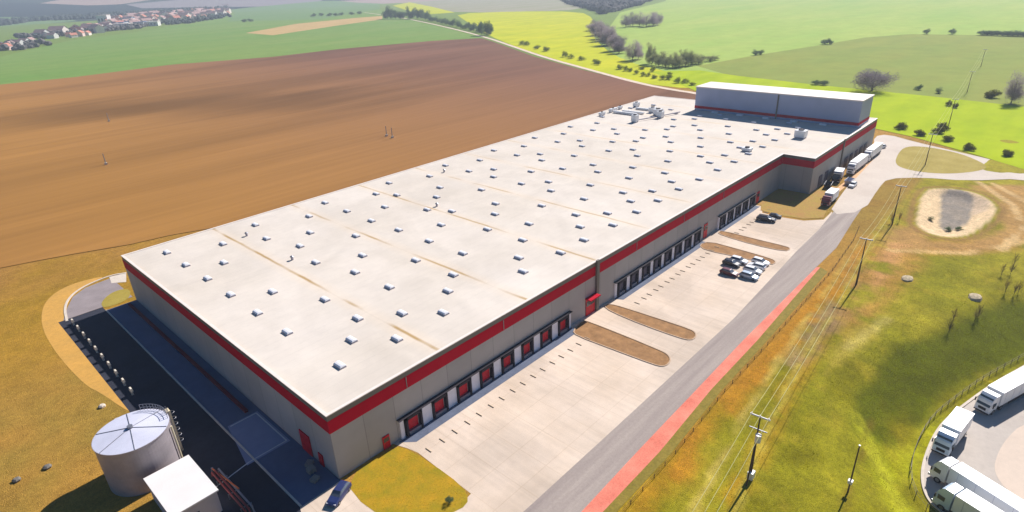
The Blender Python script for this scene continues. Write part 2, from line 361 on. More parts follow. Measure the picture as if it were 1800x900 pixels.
surf('lime_green_field', GL([(1145, 126), (1230, 124), (1300, 134), (1440, 150), (1540, 160), (1640, 170), (1800, 188), (2000, 210), (2200, 330), (1900, 330), (1800, 298), (1700, 268), (1600, 240), (1545, 228), (1350, 190), (1222, 160)]), .13, m_lime)
surf('ploughed_field', GL([(-700, 620), (-300, 520), (0, 472), (60, 460), (130, 447), (230, 430), (300, 414), (370, 402), (460, 384), (700, 316), (1000, 226), (1145, 186), (1240, 190), (1232, 163), (1180, 158), (1100, 142), (1020, 122), (940, 100), (868, 74), (846, 67), (760, 72), (600, 86), (480, 100), (300, 114), (130, 136), (0, 149), (-300, 178), (-700, 230)]), .16, m_soil)
m_track = mat('pale_gravel_track', S(222, 200, 178), .95, .3, amp=.15)
tr = resample(GL([(640, 22), (700, 30), (760, 42), (850, 64), (905, 83), (960, 102), (1040, 124), (1120, 146), (1180, 158), (1230, 165), (1330, 190)]), False, 2)
surf('farm_track', offset_line(tr, 2.2)+offset_line(tr, -2.2)[::-1], .19, m_track)

# ------------------------------------------------------------------ paved surfaces
m_conc = mat('forecourt_concrete', S(214, 192, 170), .9, .07, col2=S(228, 208, 190), fine=(.6, .05))
m_road = mat('worn_asphalt', S(152, 138, 132), .92, .09, col2=S(176, 162, 152), stretch=(.35, 7, 1), fine=(2.2, .12))
m_brick = mat('red_paving', S(214, 112, 92), .9, .25, col2=S(244, 146, 122), fine=(4, .2))
m_pale = mat('pale_road_concrete', S(200, 184, 170), .92, .06, col2=S(216, 202, 188), fine=(.8, .06))
m_kerb = mat('kerb_stone', S(214, 200, 184), .9, .8, amp=.08)
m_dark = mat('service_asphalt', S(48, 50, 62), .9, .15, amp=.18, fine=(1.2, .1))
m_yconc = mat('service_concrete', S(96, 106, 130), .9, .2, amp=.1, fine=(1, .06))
m_mulch = mat('bark_mulch', S(158, 118, 78), .95, .5, amp=.28, fine=(3, .2))
m_sand = mat('sandy_soil', S(214, 160, 76), .95, .12, col2=S(196, 150, 74), fine=(1, .14))
m_lawn = mat('dry_lawn', S(186, 142, 22), .95, .35, col2=S(146, 130, 18), fine=(3, .22), bump=.4)
m_lawn2 = mat('rough_verge', S(174, 128, 70), .95, .25, col2=S(166, 142, 58), fine=(2, .2))
m_lawn3 = mat('loop_lawn', S(156, 136, 48), .95, .12, col2=S(176, 156, 76), fine=(1.4, .15))
m_line = mat('white_road_paint', S(205, 205, 205), .8, 2, amp=.12)

def refine_conc(m):
    "slab joints, tyre polish and damp patches in the concrete"
    n = m.node_tree; b = n.nodes['Principled BSDF']; src = b.inputs['Base Color'].links[0].from_socket
    tc = n.nodes.new('ShaderNodeTexCoord'); br = n.nodes.new('ShaderNodeTexBrick'); br.offset = 0
    br.inputs['Color1'].default_value = (1, 1, 1, 1); br.inputs['Color2'].default_value = (.965, .965, .965, 1); br.inputs['Mortar'].default_value = (.89, .87, .84, 1)
    br.inputs['Scale'].default_value = 1; br.inputs['Mortar Size'].default_value = .07; br.inputs['Brick Width'].default_value = 5.6; br.inputs['Row Height'].default_value = 5.5
    n.links.new(tc.outputs['Object'], br.inputs[0])
    nz = n.nodes.new('ShaderNodeTexNoise'); nz.inputs['Scale'].default_value = .055; nz.inputs['Detail'].default_value = 5; nz.inputs['Distortion'].default_value = .6
    n.links.new(tc.outputs['Object'], nz.inputs[0])
    mr = n.nodes.new('ShaderNodeMapRange'); mr.inputs[1].default_value = .40; mr.inputs[2].default_value = .6; mr.inputs[3].default_value = .85; mr.inputs[4].default_value = 1.04
    n.links.new(nz.outputs[0], mr.inputs[0])
    mx = n.nodes.new('ShaderNodeMix'); mx.data_type = 'RGBA'; mx.blend_type = 'MULTIPLY'; mx.inputs[0].default_value = 1
    n.links.new(src, mx.inputs[6]); n.links.new(br.outputs[0], mx.inputs[7])
    vm = n.nodes.new('ShaderNodeVectorMath'); vm.operation = 'SCALE'; n.links.new(mx.outputs[2], vm.inputs[0]); n.links.new(mr.outputs[0], vm.inputs['Scale'])
    mp = n.nodes.new('ShaderNodeMapping'); mp.inputs['Scale'].default_value = (1.1, .05, 1); mp.inputs['Rotation'].default_value = (0, 0, .12); n.links.new(tc.outputs['Object'], mp.inputs[0])
    n4 = n.nodes.new('ShaderNodeTexNoise'); n4.inputs['Scale'].default_value = 1; n4.inputs['Detail'].default_value = 4; n4.inputs['Distortion'].default_value = .5; n.links.new(mp.outputs[0], n4.inputs[0])
    m4 = n.nodes.new('ShaderNodeMapRange'); m4.inputs[1].default_value = .35; m4.inputs[2].default_value = .6; m4.inputs[3].default_value = .94; m4.inputs[4].default_value = 1.02; n.links.new(n4.outputs[0], m4.inputs[0])
    v4 = n.nodes.new('ShaderNodeVectorMath'); v4.operation = 'SCALE'; n.links.new(vm.outputs[0], v4.inputs[0]); n.links.new(m4.outputs[0], v4.inputs['Scale'])
    n.links.new(v4.outputs[0], b.inputs['Base Color'])
refine_conc(m_conc)

LW, WID, LN, DN, LE = 238.0, 90.0, 170.6, 9.94, 241.0
FORE = [(10.0, 0), (151, 0), (151, -2.6)]+GL([(1340, 374), (1367, 381), (1413, 388), (1448, 386), (1462, 372), (1468, 390), (1400, 442), (1380, 470), (1290, 560), (1200, 643), (1060, 772), (920, 900)])+[(-22, -25.6), (-22, -18.0), (8.5, -17.6)]+GL([(828, 868), (735, 796), (716, 788)])
surf('forecourt', FORE, .02, m_conc)
ROADL = [(-150, -28.0)]+GL([(920, 900), (1060, 772), (1200, 643), (1290, 560), (1400, 442), (1440, 403), (1470, 366), (1500, 328), (1530, 282), (1540, 262)])
ROADR = [(-150, -35.0)]+GL([(1022, 900), (1127, 787), (1213, 697), (1305, 600), (1435, 470), (1470, 436), (1500, 388), (1540, 330), (1562, 300), (1572, 285), (1590, 258), (1560, 244)])
surf('main_road', ROADL+ROADR[::-1], .04, m_road)
surf('red_footpath', [(-150, -35.0)]+[G(*p) for p in [(1022, 900), (1127, 787), (1213, 697), (1305, 600), (1435, 470)]]+[G(*p) for p in [(1442, 470), (1330, 600), (1251, 684), (1160, 794), (1060, 900)]]+[(-150, -38.0)], .06, m_brick)
surf('grass_verge', [G(*p) for p in [(1442, 470), (1330, 600), (1251, 684), (1160, 794), (1060, 900)]]+[(-150, -38.0), (-150, -40.5)]+[G(*p) for p in [(1084, 900), (1180, 797), (1268, 687), (1345, 603), (1455, 478)]], .05, mat('weedy_verge', S(126, 112, 40), .95, .6, col2=S(150, 128, 52), fine=(2.5, .3)))
# pale concrete road that leaves past the far end of the building
surf('far_road', resample(GL([(1455, 378), (1480, 340), (1510, 302), (1537, 262), (1536, 240), (1560, 236), (1610, 250), (1680, 266), (1740, 280), (1800, 296), (1900, 322), (2000, 360), (1980, 372), (1890, 334), (1800, 314), (1700, 318), (1620, 312), (1560, 314), (1545, 330), (1518, 372)]), True, 1), .045, m_pale)
surf('road_island', resample(GL([(1572, 290), (1578, 270), (1592, 257), (1630, 258), (1690, 270), (1735, 290), (1732, 298), (1700, 304), (1650, 306), (1600, 300)]), True, 2), .065, m_lawn3)
surf('kerb_edge_path', GL([(1446, 352), (1454, 344), (1500, 308), (1530, 278), (1536, 280), (1506, 312), (1466, 345), (1456, 352)]), .07, mat('orange_gravel', S(226, 178, 132), .95, .8, amp=.1))
NOTCHG = [(151.5, -.05), (170.55, -.05), (170.55, -9.9), (200, -9.98)]+GL([(1478, 318), (1466, 342), (1455, 366), (1447, 383), (1413, 385), (1367, 378), (1337, 370)])+[(151.5, -2)]
surf('corner_verge', NOTCHG, .075, m_lawn2)
isl = []
for k, pts in enumerate([[(1008, 582), (1024, 564), (1034, 566), (1100, 592), (1160, 617), (1172, 623), (1178, 632), (1174, 640), (1165, 644), (1150, 641), (1080, 615), (1014, 590)],
                         [(1062, 538), (1072, 535), (1095, 541), (1160, 562), (1214, 580), (1222, 586), (1222, 593), (1214, 598), (1195, 594), (1130, 571), (1075, 548)],
                         [(1229, 431), (1247, 425), (1291, 437), (1355, 455), (1364, 461), (1355, 466), (1309, 454), (1240, 440)],
                         [(1262, 409), (1270, 406), (1336, 423), (1383, 434), (1389, 438), (1380, 442), (1327, 431), (1270, 414)]]):
    P = resample(GL(pts), True, 1)
    surf('planting_strip', P, .05, m_mulch)
    # raised kerb round the strip
    cx = sum(p[0] for p in P)/len(P); cy = sum(p[1] for p in P)/len(P)
    mb = MB(); n_ = len(P); V = []
    Q = []
    for i, p in enumerate(P):
        a = P[i-1]; c = P[(i+1) % n_]; t = Vector((c[0]-a[0], c[1]-a[1])).normalized(); Q.append((p[0]-t.y*.22, p[1]+t.x*.22))
    for i in range(n_):
        j = (i+1) % n_
        mb.add([(*P[i], 0.02), (*P[j], 0.02), (*Q[j], 0.02), (*Q[i], 0.02), (*P[i], .14), (*P[j], .14), (*Q[j], .14), (*Q[i], .14)], [(4, 5, 6, 7), (0, 1, 5, 4), (3, 2, 6, 7)])
    tag(mb.build('kerb', mat('planting_kerb', S(196, 168, 142), .9, .8, amp=.1)), kind='structure')
# lawn before the near corner
surf('corner_lawn', resample([(0.3, -.6), (9.9, -.6)]+GL([(722, 792), (790, 836), (822, 866), (822, 888), (790, 904), (700, 912), (645, 896)]), True, 1), .05, m_lawn)
surf('service_path', [(0.2, -.4), (-6.8, -.4), (-10, -9), (-22, -18.0), (8.5, -17.6), (3, -12), (0.4, -6)], .035, m_conc)
# service side: concrete apron, asphalt road and their edges
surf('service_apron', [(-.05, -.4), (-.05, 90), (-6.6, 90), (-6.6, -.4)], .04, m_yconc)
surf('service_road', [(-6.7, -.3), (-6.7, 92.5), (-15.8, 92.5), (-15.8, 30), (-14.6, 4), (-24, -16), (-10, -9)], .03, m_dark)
LOOP = resample(GL([(226, 492), (200, 495), (160, 507), (132, 520), (117, 540), (122, 562), (160, 556), (172, 536), (188, 522), (230, 508)]), True, 2)
surf('loop_road', [(-.05, 106)]+GL([(200, 487), (150, 506), (128, 522), (119, 540)])+[(-14.8, 92.6), (-.05, 92.6)], .034, mat('loop_asphalt', S(150, 138, 138), .9, .3, amp=.1))
surf('loop_island', resample(GL([(229, 506), (200, 512), (182, 526), (177, 537), (186, 542), (229, 526)]), True, 2), .055, m_lawn3)
surf('gravel_pad', GL([(192, 487), (222, 480), (222, 496), (196, 498)]), .06, m_kerb)
ke = resample(GL([(222, 480), (195, 484), (150, 502), (124, 520), (113, 541), (118, 565)]), False, 2)
tag(MB().prism(offset_line(ke, .25)+offset_line(ke, -.25)[::-1], .02, .14).build('kerb', m_kerb), kind='structure')
sp = resample(GL([(195, 482), (120, 500), (78, 528), (70, 570), (98, 622), (150, 678), (176, 690), (228, 726), (240, 722), (112, 568), (113, 540), (140, 505)]), True, 2)
surf('sandy_track', sp, .026, m_sand)
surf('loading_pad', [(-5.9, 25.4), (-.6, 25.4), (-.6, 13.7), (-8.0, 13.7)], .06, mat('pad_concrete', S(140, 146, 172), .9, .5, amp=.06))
ln = MB()
ln.prism([(-6.75, -.3), (-6.45, -.3), (-6.45, 90), (-6.75, 90)], .03, .15)
tag(ln.build('kerb', m_kerb), kind='structure')
ln = MB()
for a, b2 in [((-1, 25), (-1, 14.2)), ((-1, 14.2), (-7.4, 14.2)), ((-7.4, 14.2), (-15, 12.6)), ((-1, 25), (-5.6, 25))]:
    t = Vector((b2[0]-a[0], b2[1]-a[1])).normalized()*.11
    ln.prism([(a[0]-t.y, a[1]+t.x), (b2[0]-t.y, b2[1]+t.x), (b2[0]+t.y, b2[1]-t.x), (a[0]+t.y, a[1]-t.x)], .062, .066)
tag(ln.build('pad_marking', m_line), kind='structure')
# truck yard
m_yard = mat('yard_asphalt', S(186, 174, 164), .92, .12, col2=S(202, 190, 178), fine=(1.2, .08))
surf('truck_yard', YARDS, ZY+.02, m_yard)
surf('yard_concrete', resample(GL([(1960, 700), (1800, 742), (1768, 772), (1752, 800), (1746, 830), (1772, 866), (1830, 905), (1990, 900)], ZY), True, 2), ZY+.04, mat('yard_slab', S(216, 196, 178), .92, .1, amp=.06, fine=(.9, .06)))
yl = resample(GL([(1700, 940), (1655, 900), (1632, 882), (1620, 850), (1622, 815), (1640, 768), (1662, 738), (1700, 708), (1750, 672), (1800, 645), (1900, 585)], ZY), False, 3)
tag(MB().prism(offset_line(yl, .2)+offset_line(yl, -.2)[::-1], ZY-.1, ZY+.2).build('kerb', m_kerb), kind='structure')
yi = offset_line(yl, -1.0)
# wheel tracks and dock lane paint
mk = MB()
DX = [14.3+5.65*i for i in range(8)]+[75.6+5.22*i for i in range(8)]+[127.4+5.1*i for i in range(5)]

# ------------------------------------------------------------------ hills beyond the town
def hills():
    vs, fs = [], []; na, nr = 120, 14
    for i in range(na):
        a = R(8)+R(150)*i/(na-1)
        for j in range(nr):
            r = 2300+3200*j/(nr-1); x, y = CAM_C[0]+r*math.cos(a), CAM_C[1]+r*math.sin(a)
            k = sstep(np.array(j/(nr-1)*1.25)); left = float(sstep(np.array((math.degrees(a)-42)/16)))
            hh = float(fbm(np.array(x), np.array(y), 1500, 4, 3))
            vs.append((x, y, -3+float(k)*left*(50+140*hh)+float(k)*8))
    for i in range(na-1):
        for j in range(nr-1): a = i*nr+j; fs.append((a, a+nr, a+nr+1, a+1))
    o = MB().add(vs, fs).build('hills', fieldmat('wooded_hill', S(92, 112, 88, .6), S(128, 118, 120, .6), .0012, None, 0), smooth=True); tag(o, kind='structure')
    m = o.data.materials[0]; n = m.node_tree; b = n.nodes['Principled BSDF']; tc = n.nodes.new('ShaderNodeTexCoord')
    mp = n.nodes.new('ShaderNodeMapping'); mp.inputs['Scale'].default_value = (.0022, .0022, .0); n.links.new(tc.outputs['Object'], mp.inputs[0])
    nz = n.nodes.new('ShaderNodeTexNoise'); nz.inputs['Scale'].default_value = .006; nz.inputs['Detail'].default_value = 3; n.links.new(tc.outputs['Object'], nz.inputs[0])
    vo = n.nodes.new('ShaderNodeTexVoronoi'); vo.inputs['Scale'].default_value = 1.0; n.links.new(mp.outputs[0], vo.inputs[0])
    ad = n.nodes.new('ShaderNodeSeparateColor'); n.links.new(vo.outputs['Color'], ad.inputs[0])
    cr = n.nodes.new('ShaderNodeValToRGB'); cr.color_ramp.interpolation = 'CONSTANT'; e = cr.color_ramp.elements
    e[0].position = 0; e[0].color = S(52, 62, 64); e[1].position = .62; e[1].color = S(150, 140, 140)
    q = e.new(.42); q.color = S(66, 78, 70); q = e.new(.75); q.color = S(120, 146, 96); q = e.new(.9); q.color = S(176, 152, 140)
    n.links.new(ad.outputs[0], cr.inputs[0]); n.links.new(cr.outputs[0], b.inputs['Base Color'])
hills()

# ------------------------------------------------------------------ warehouse
m_wall = mat('grey_cladding', S(176, 170, 168, .95), .7, .25, amp=.06, spec=.3)
def refine_wall(m):
    n = m.node_tree; b = n.nodes['Principled BSDF']; src = b.inputs['Base Color'].links[0].from_socket
    tc = n.nodes.new('ShaderNodeTexCoord'); sx = n.nodes.new('ShaderNodeSeparateXYZ'); n.links.new(tc.outputs['Object'], sx.inputs[0])
    ad = n.nodes.new('ShaderNodeMath'); ad.operation = 'ADD'; n.links.new(sx.outputs[0], ad.inputs[0]); n.links.new(sx.outputs[1], ad.inputs[1])
    mo = n.nodes.new('ShaderNodeMath'); mo.operation = 'PINGPONG'; mo.inputs[1].default_value = 2.82; n.links.new(ad.outputs[0], mo.inputs[0])
    lt = n.nodes.new('ShaderNodeMath'); lt.operation = 'LESS_THAN'; lt.inputs[1].default_value = .055; n.links.new(mo.outputs[0], lt.inputs[0])
    # per panel tone
    dv = n.nodes.new('ShaderNodeMath'); dv.operation = 'DIVIDE'; dv.inputs[1].default_value = 5.64; n.links.new(ad.outputs[0], dv.inputs[0])
    fl = n.nodes.new('ShaderNodeMath'); fl.operation = 'FLOOR'; n.links.new(dv.outputs[0], fl.inputs[0])
    wn = n.nodes.new('ShaderNodeTexWhiteNoise'); wn.noise_dimensions = '1D'; n.links.new(fl.outputs[0], wn.inputs['W'])
    mr = n.nodes.new('ShaderNodeMapRange'); mr.inputs[3].default_value = .93; mr.inputs[4].default_value = 1.05; n.links.new(wn.outputs[0], mr.inputs[0])
    m2 = n.nodes.new('ShaderNodeMath'); m2.operation = 'MULTIPLY_ADD'; m2.inputs[1].default_value = -.35; n.links.new(lt.outputs[0], m2.inputs[0]); n.links.new(mr.outputs[0], m2.inputs[2])
    vm = n.nodes.new('ShaderNodeVectorMath'); vm.operation = 'SCALE'; n.links.new(src, vm.inputs[0]); n.links.new(m2.outputs[0], vm.inputs['Scale'])
    n.links.new(vm.outputs[0], b.inputs['Base Color'])
refine_wall(m_wall)
m_red = mat('red_cladding', S(196, 0, 40, .9), .75, .3, amp=.08, spec=.1)
m_coping = mat('coping_metal', S(235, 222, 212), .6, .5, amp=.05)
m_fascia = mat('dark_grey_fascia', S(118, 112, 104), .6, .5, amp=.06)
m_block = mat('blue_grey_cladding', S(168, 174, 200), .6, .2, amp=.05)
m_door = mat('red_dock_door', S(206, 14, 40), .5, 2, amp=.2)
m_doord = mat('grey_dock_door', S(90, 84, 100), .5, 2, amp=.2)
m_rubber = mat('black_dock_seal', S(52, 46, 54), .8, 2, amp=.2)
m_panelw = mat('white_dock_panel', S(236, 232, 240), .6, .6, amp=.05)
m_steel = mat('galvanised_steel', S(150, 150, 158), .45, 1.5, amp=.15, metal=.6)
m_glassd = mat('dark_glass', (.045, .055, .07, 1), .12, 2, amp=.2, spec=.6)
m_white = mat('white_paint', S(236, 236, 238), .4, 1.2, amp=.05, spec=.5)
m_tyre = mat('tyre_rubber', (.02, .02, .022, 1), .9, 4, amp=.2)
m_sky = mat('skylight_plastic', S(246, 242, 250), .35, 1, amp=.04, spec=.5)
m_curb = mat('skylight_curb', S(176, 168, 176), .7, 1, amp=.1)
m_roof = mat('roof_membrane', S(214, 201, 186), .85, .035, col2=S(226, 214, 202), fine=(.4, .045))
def refine_roof(m):
    "membrane laps, brown silt in the valleys at regular bays, dirty halos"
    n = m.node_tree; L = n.links; b = n.nodes['Principled BSDF']; src = b.inputs['Base Color'].links[0].from_socket
    tc = n.nodes.new('ShaderNodeTexCoord'); sx = n.nodes.new('ShaderNodeSeparateXYZ'); L.new(tc.outputs['Object'], sx.inputs[0])
    def mth(op, a, b_=None, c=None):
        q = n.nodes.new('ShaderNodeMath'); q.operation = op
        for i, v in enumerate((a, b_, c)):
            if v is None: continue
            if hasattr(v, 'links'): L.new(v, q.inputs[i])
            else: q.inputs[i].default_value = v
        return q.outputs[0]
    wob = n.nodes.new('ShaderNodeTexNoise'); wob.inputs['Scale'].default_value = .12; L.new(tc.outputs['Object'], wob.inputs[0])
    xx = mth('ADD', sx.outputs[0], mth('MULTIPLY', wob.outputs[0], .8))
    val = mth('PINGPONG', mth('SUBTRACT', xx, 21.9), 11.2)     # distance to the valley line
    near_ = n.nodes.new('ShaderNodeMapRange'); near_.inputs[1].default_value = .5; near_.inputs[2].default_value = .12; L.new(val, near_.inputs[0])
    wide_ = n.nodes.new('ShaderNodeMapRange'); wide_.inputs[1].default_value = 2.6; wide_.inputs[2].default_value = .2; L.new(val, wide_.inputs[0])
    mp = n.nodes.new('ShaderNodeMapping'); mp.inputs['Scale'].default_value = (.045, .075, 1); mp.inputs['Location'].default_value = (3.3, 1.7, 0); L.new(tc.outputs['Object'], mp.inputs[0])
    nz = n.nodes.new('ShaderNodeTexNoise'); nz.inputs['Scale'].default_value = 1; nz.inputs['Detail'].default_value = 2; L.new(mp.outputs[0], nz.inputs[0])
    on = n.nodes.new('ShaderNodeMapRange'); on.inputs[1].default_value = .40; on.inputs[2].default_value = .58; L.new(nz.outputs[0], on.inputs[0])
    fade = n.nodes.new('ShaderNodeMapRange'); fade.inputs[1].default_value = 140; fade.inputs[2].default_value = 20; fade.inputs[3].default_value = .35; fade.inputs[4].default_value = .9; L.new(sx.outputs[0], fade.inputs[0])
    f1 = mth('MULTIPLY', mth('MULTIPLY', near_.outputs[0], on.outputs[0]), fade.outputs[0])
    f2 = mth('MULTIPLY', wide_.outputs[0], mth('MULTIPLY', nz.outputs[0], .42))
    mx = n.nodes.new('ShaderNodeMix'); mx.data_type = 'RGBA'; L.new(f2, mx.inputs[0]); L.new(src, mx.inputs[6]); mx.inputs[7].default_value = S(244, 214, 178)
    m2 = n.nodes.new('ShaderNodeMix'); m2.data_type = 'RGBA'; L.new(f1, m2.inputs[0]); L.new(mx.outputs[2], m2.inputs[6]); m2.inputs[7].default_value = S(176, 140, 78)
    lap = mth('PINGPONG', sx.outputs[1], .95); ll = mth('LESS_THAN', lap, .045)
    n3 = n.nodes.new('ShaderNodeTexNoise'); n3.inputs['Scale'].default_value = .09; n3.inputs['Detail'].default_value = 6; n3.inputs['Distortion'].default_value = .8; L.new(tc.outputs['Object'], n3.inputs[0])
    r3 = n.nodes.new('ShaderNodeMapRange'); r3.inputs[1].default_value = .35; r3.inputs[2].default_value = .65; r3.inputs[3].default_value = .93; r3.inputs[4].default_value = 1.03; L.new(n3.outputs[0], r3.inputs[0])
    tl = mth('LESS_THAN', mth('PINGPONG', mth('ADD', sx.outputs[0], 1.0), 11.2), .07)
    k = mth('MULTIPLY_ADD', mth('ADD', ll, tl), -.09, r3.outputs[0])
    vm = n.nodes.new('ShaderNodeVectorMath'); vm.operation = 'SCALE'; L.new(m2.outputs[2], vm.inputs[0]); L.new(k, vm.inputs['Scale'])
    L.new(vm.outputs[0], b.inputs['Base Color'])
refine_roof(m_roof)

FOOT = [(0, 0), (LN, 0), (LN, -DN), (LE, -DN), (LE, 90), (0, 90)]
wh = empty('warehouse'); tag(wh, 'huge flat white-roofed distribution warehouse with grey walls and a red band', 'warehouse')
def wallring(poly, t, z0, z1, out=0.0):
    "closed ring of wall following the outline, thickness t inwards, proud by out"
    mb = MB(); n_ = len(poly)
    def off(d):
        r = []
        for i in range(n_):
            p = Vector(poly[i]); a = (p-Vector(poly[i-1])).normalized(); c = (Vector(poly[(i+1) % n_])-p).normalized()
            na = Vector((a.y, -a.x)); nc = Vector((c.y, -c.x)); r.append(tuple(p+(na+nc)*d) if abs(a.dot(c)) < .5 else tuple(p+na*d))
        return r
    o_, i_ = off(out), off(-t)
    for i in range(n_):
        j = (i+1) % n_
        mb.add([(*o_[i], z0), (*o_[j], z0), (*i_[j], z0), (*i_[i], z0), (*o_[i], z1), (*o_[j], z1), (*i_[j], z1), (*i_[i], z1)], [(0, 1, 5, 4), (4, 5, 6, 7), (3, 7, 6, 2), (0, 3, 2, 1)])
    return mb
H = 12.0
wallring(FOOT, .4, -.5, 8.7).build('wall', m_wall, wh)
wallring(FOOT, .4, 8.7, 10.95, .06).build('red_band', m_red, wh)
wallring(FOOT, .4, 10.95, 11.85, .03).build('fascia', m_fascia, wh)
wallring(FOOT, .45, 11.85, 12.0, .1).build('coping', m_coping, wh)
MB().sheet([(.3, .3), (LN+.3, .3), (LN+.3, -DN+.3), (LE-.3, -DN+.3), (LE-.3, 89.7), (.3, 89.7)], 11.9).build('roof', m_roof, wh)
# downpipe pilaster seen on the long side
MB().box(65.6, -.55, 0, 66.5, -.07, 12.3).build('pilaster', m_fascia, wh)
MB().box(199.4, -DN-.4, 0, 200.2, -DN-.07, 12.3).build('pilaster', m_fascia, wh)
for x in (22.6, 45.2, 90.4, 113, 135.6):
    MB().tube([(x-8.5, -.14, 8.9), (x-8.5, -.14, 10.9)], .07).build('downpipe', m_steel, wh)
# high storage block standing on the far end of the roof
bx0, bx1, by0, by1 = 220.6, 234.5, -8.4, 57.6
MB().box(bx0, by0, 11.6, bx1, by1, 21.6).build('upper_wall', m_block, wh)
MB().box(bx0-.09, by0-.09, 12.7, bx1+.09, by1+.09, 13.8).build('upper_red_band', m_red, wh)
MB().box(bx0-.3, by0-.3, 21.6, bx1+.3, by1+.3, 22.0).build('upper_roof', m_coping, wh)
for y in (22.0,): MB().box(bx0-.35, y-.25, 12, bx0-.1, y+.25, 21.5).build('upper_pilaster', m_fascia, wh)
# skylights
SK = [(7.7, 82.6), (7.8, 71.4), (7.9, 37.0), (7.9, 48.6), (8.0, 25.9), (8.0, 60.1), (8.3, 9.4), (13.9, 14.5), (13.9, 65.5), (14.0, 42.9), (18.6, 76.8), (18.9, 20.0), (19.0, 31.4), (19.2, 8.6), (25.3, 15.0), (27.0, 71.2), (27.2, 48.6), (29.7, 82.7), (29.8, 60.1), (29.9, 37.2), (30.3, 9.1), (30.3, 25.6), (35.9, 65.9), (36.0, 43.3), (36.6, 14.9), (41.8, 54.6), (41.9, 31.5), (41.9, 76.8), (42.2, 19.5), (50.3, 60.1), (50.5, 71.8), (50.6, 83.1), (50.7, 49.1), (50.8, 37.5), (50.9, 25.9), (52.4, 9.0), (56.9, 14.3), (58.9, 66.0), (59.5, 43.1), (64.2, 77.5), (64.5, 31.6), (64.6, 8.7), (64.6, 54.7), (64.8, 20.2), (67.2, 71.5), (67.8, 48.3), (73.0, 60.6), (73.0, 83), (73.2, 37.5), (73.4, 25.8), (73.5, 8.9), (79.1, 43.0), (79.4, 66.5), (79.5, 14.5), (85.1, 78.0), (85.2, 8.8), (85.3, 54.8), (85.4, 20.3), (85.4, 31.8), (91.1, 14.5), (96.2, 71.6), (96.2, 83), (96.3, 9.1), (96.4, 25.9), (96.4, 49.0), (96.5, 37.7), (96.5, 60.8), (102.3, 14.7), (102.5, 43.6), (102.4, 66.5), (107.0, 9.2), (107.1, 20.3), (107.3, 31.7), (107.5, 54.9), (107.4, 78), (113.0, 14.5), (115.7, 48.7), (118.7, 9.4), (119.3, 37.6), (119.4, 26.3), (119.4, 60.5), (119.4, 71.8), (119.4, 83), (123.6, 14.4), (124.7, 43.3), (125, 66), (129.5, 31.4), (130, 9), (130, 20.3), (130, 55), (130, 78)]
SK2 = []
for k in range(4):
    x0 = 141.8+22.3*k
    for dx, ys in ((0, (9, 26, 37.5, 49, 60.5, 71.8, 83)), (6, (14.5, 43, 66)), (11.2, (8.8, 20.3, 31.6, 55, 77.8)), (16.6, (14.5, 48.5))):
        for y in ys:
            x = x0+dx
            if x > 216 and y < 60: continue
            if x > 232: continue
            if 183 < x < 206 and 60 < y < 78: continue
            SK2.append((x, y))
def skylight_mb(mbc, mbd, x, y):
    mbc.box(x-.62, y-1.05, 11.88, x+.62, y+1.05, 12.2, .05)
    xs = [-.6, -.38, 0, .38, .6]; zs = [12.205, 12.38, 12.46, 12.38, 12.205]; vs = []
    for xx, zz in zip(xs, zs): vs += [(x+xx, y-1.02+(zz-12.2)*.5, zz), (x+xx, y+1.02-(zz-12.2)*.5, zz)]
    mbd.add(vs, [(2*i, 2*i+2, 2*i+3, 2*i+1) for i in range(4)]+[(0, 2, 4, 6, 8), (9, 7, 5, 3, 1)])
proto = None
for x, y in SK:
    if proto is None:
        a, b_ = MB(), MB(); skylight_mb(a, b_, 0, 0); sc = a.build('skylight', m_curb, wh); sc.location = (x, y, 0)
        sdm = b_.build('skylight_dome', m_sky, sc); proto = (sc, sdm)
    else:
        c = proto[0].copy(); COL.objects.link(c); c.parent = wh; c.location = (x, y, 0)
        d = proto[1].copy(); COL.objects.link(d); d.parent = c
a = MB(); b_ = MB()
for x, y in SK2: skylight_mb(a, b_, x, y)
o = a.build('distant_skylights', m_curb, wh); o['kind'] = 'stuff'; d = b_.build('distant_domes', m_sky, o); d['kind'] = 'stuff'
# small dark vent stacks with a light cowl
for x, y in [G(p, q_, 12) for p, q_ in [(434, 414), (514, 456), (768, 362), (781, 302)]]:
    mb = MB().tube([(x, y, 11.9), (x, y, 12.7)], .3, 10); o = mb.build('roof_vent', m_curb, wh)
    MB().tube([(x, y, 12.7), (x, y, 12.95)], .48, 10, .12).build('cowl', m_steel, o)
# plant on the roof
def hvac(x, y, sx_, sy_, h, m=m_white):
    o = MB().box(x, y, 12.25, x+sx_, y+sy_, 12.25+h).build('air_handling_unit', m, wh, bevel=.06)
    MB().box(x+.2, y+.2, 11.9, x+sx_-.2, y+sy_-.2, 12.25).build('frame', m_curb, o)
    MB().tube([(x+sx_/2, y+sy_/2, 12.25+h), (x+sx_/2, y+sy_/2, 12.55+h)], min(sx_, sy_)*.32, 12).build('fan', m_rubber, o)
    return o
hvac(193.5, 1.5, 3.2, 3.6, 2.4)
hvac(184.5, 65, 2.2, 2.4, 2.6); hvac(197, 60.5, 2.4, 2.4, 2.4); hvac(201, 64, 3.6, 3.0, 2.2); hvac(205, 69, 3.0, 2.6, 1.8)
hvac(212, 82, 3.0, 2.0, 1.6); hvac(166.5, 9.5, 2.4, 3.0, .9)
hvac(188, 84.5, 3, 1.6, 1.0); hvac(196, 85, 5, 1.4, 1.2); hvac(204, 85.5, 2, 1.4, 1.0)
for q_ in ((196, 72, 12.1, 197, 84, 12.9), (200, 71, 12.1, 200.8, 82, 12.8), (208, 66, 12.1, 209, 80, 12.8)): MB().box(*q_).build('roof_duct', m_white, wh)
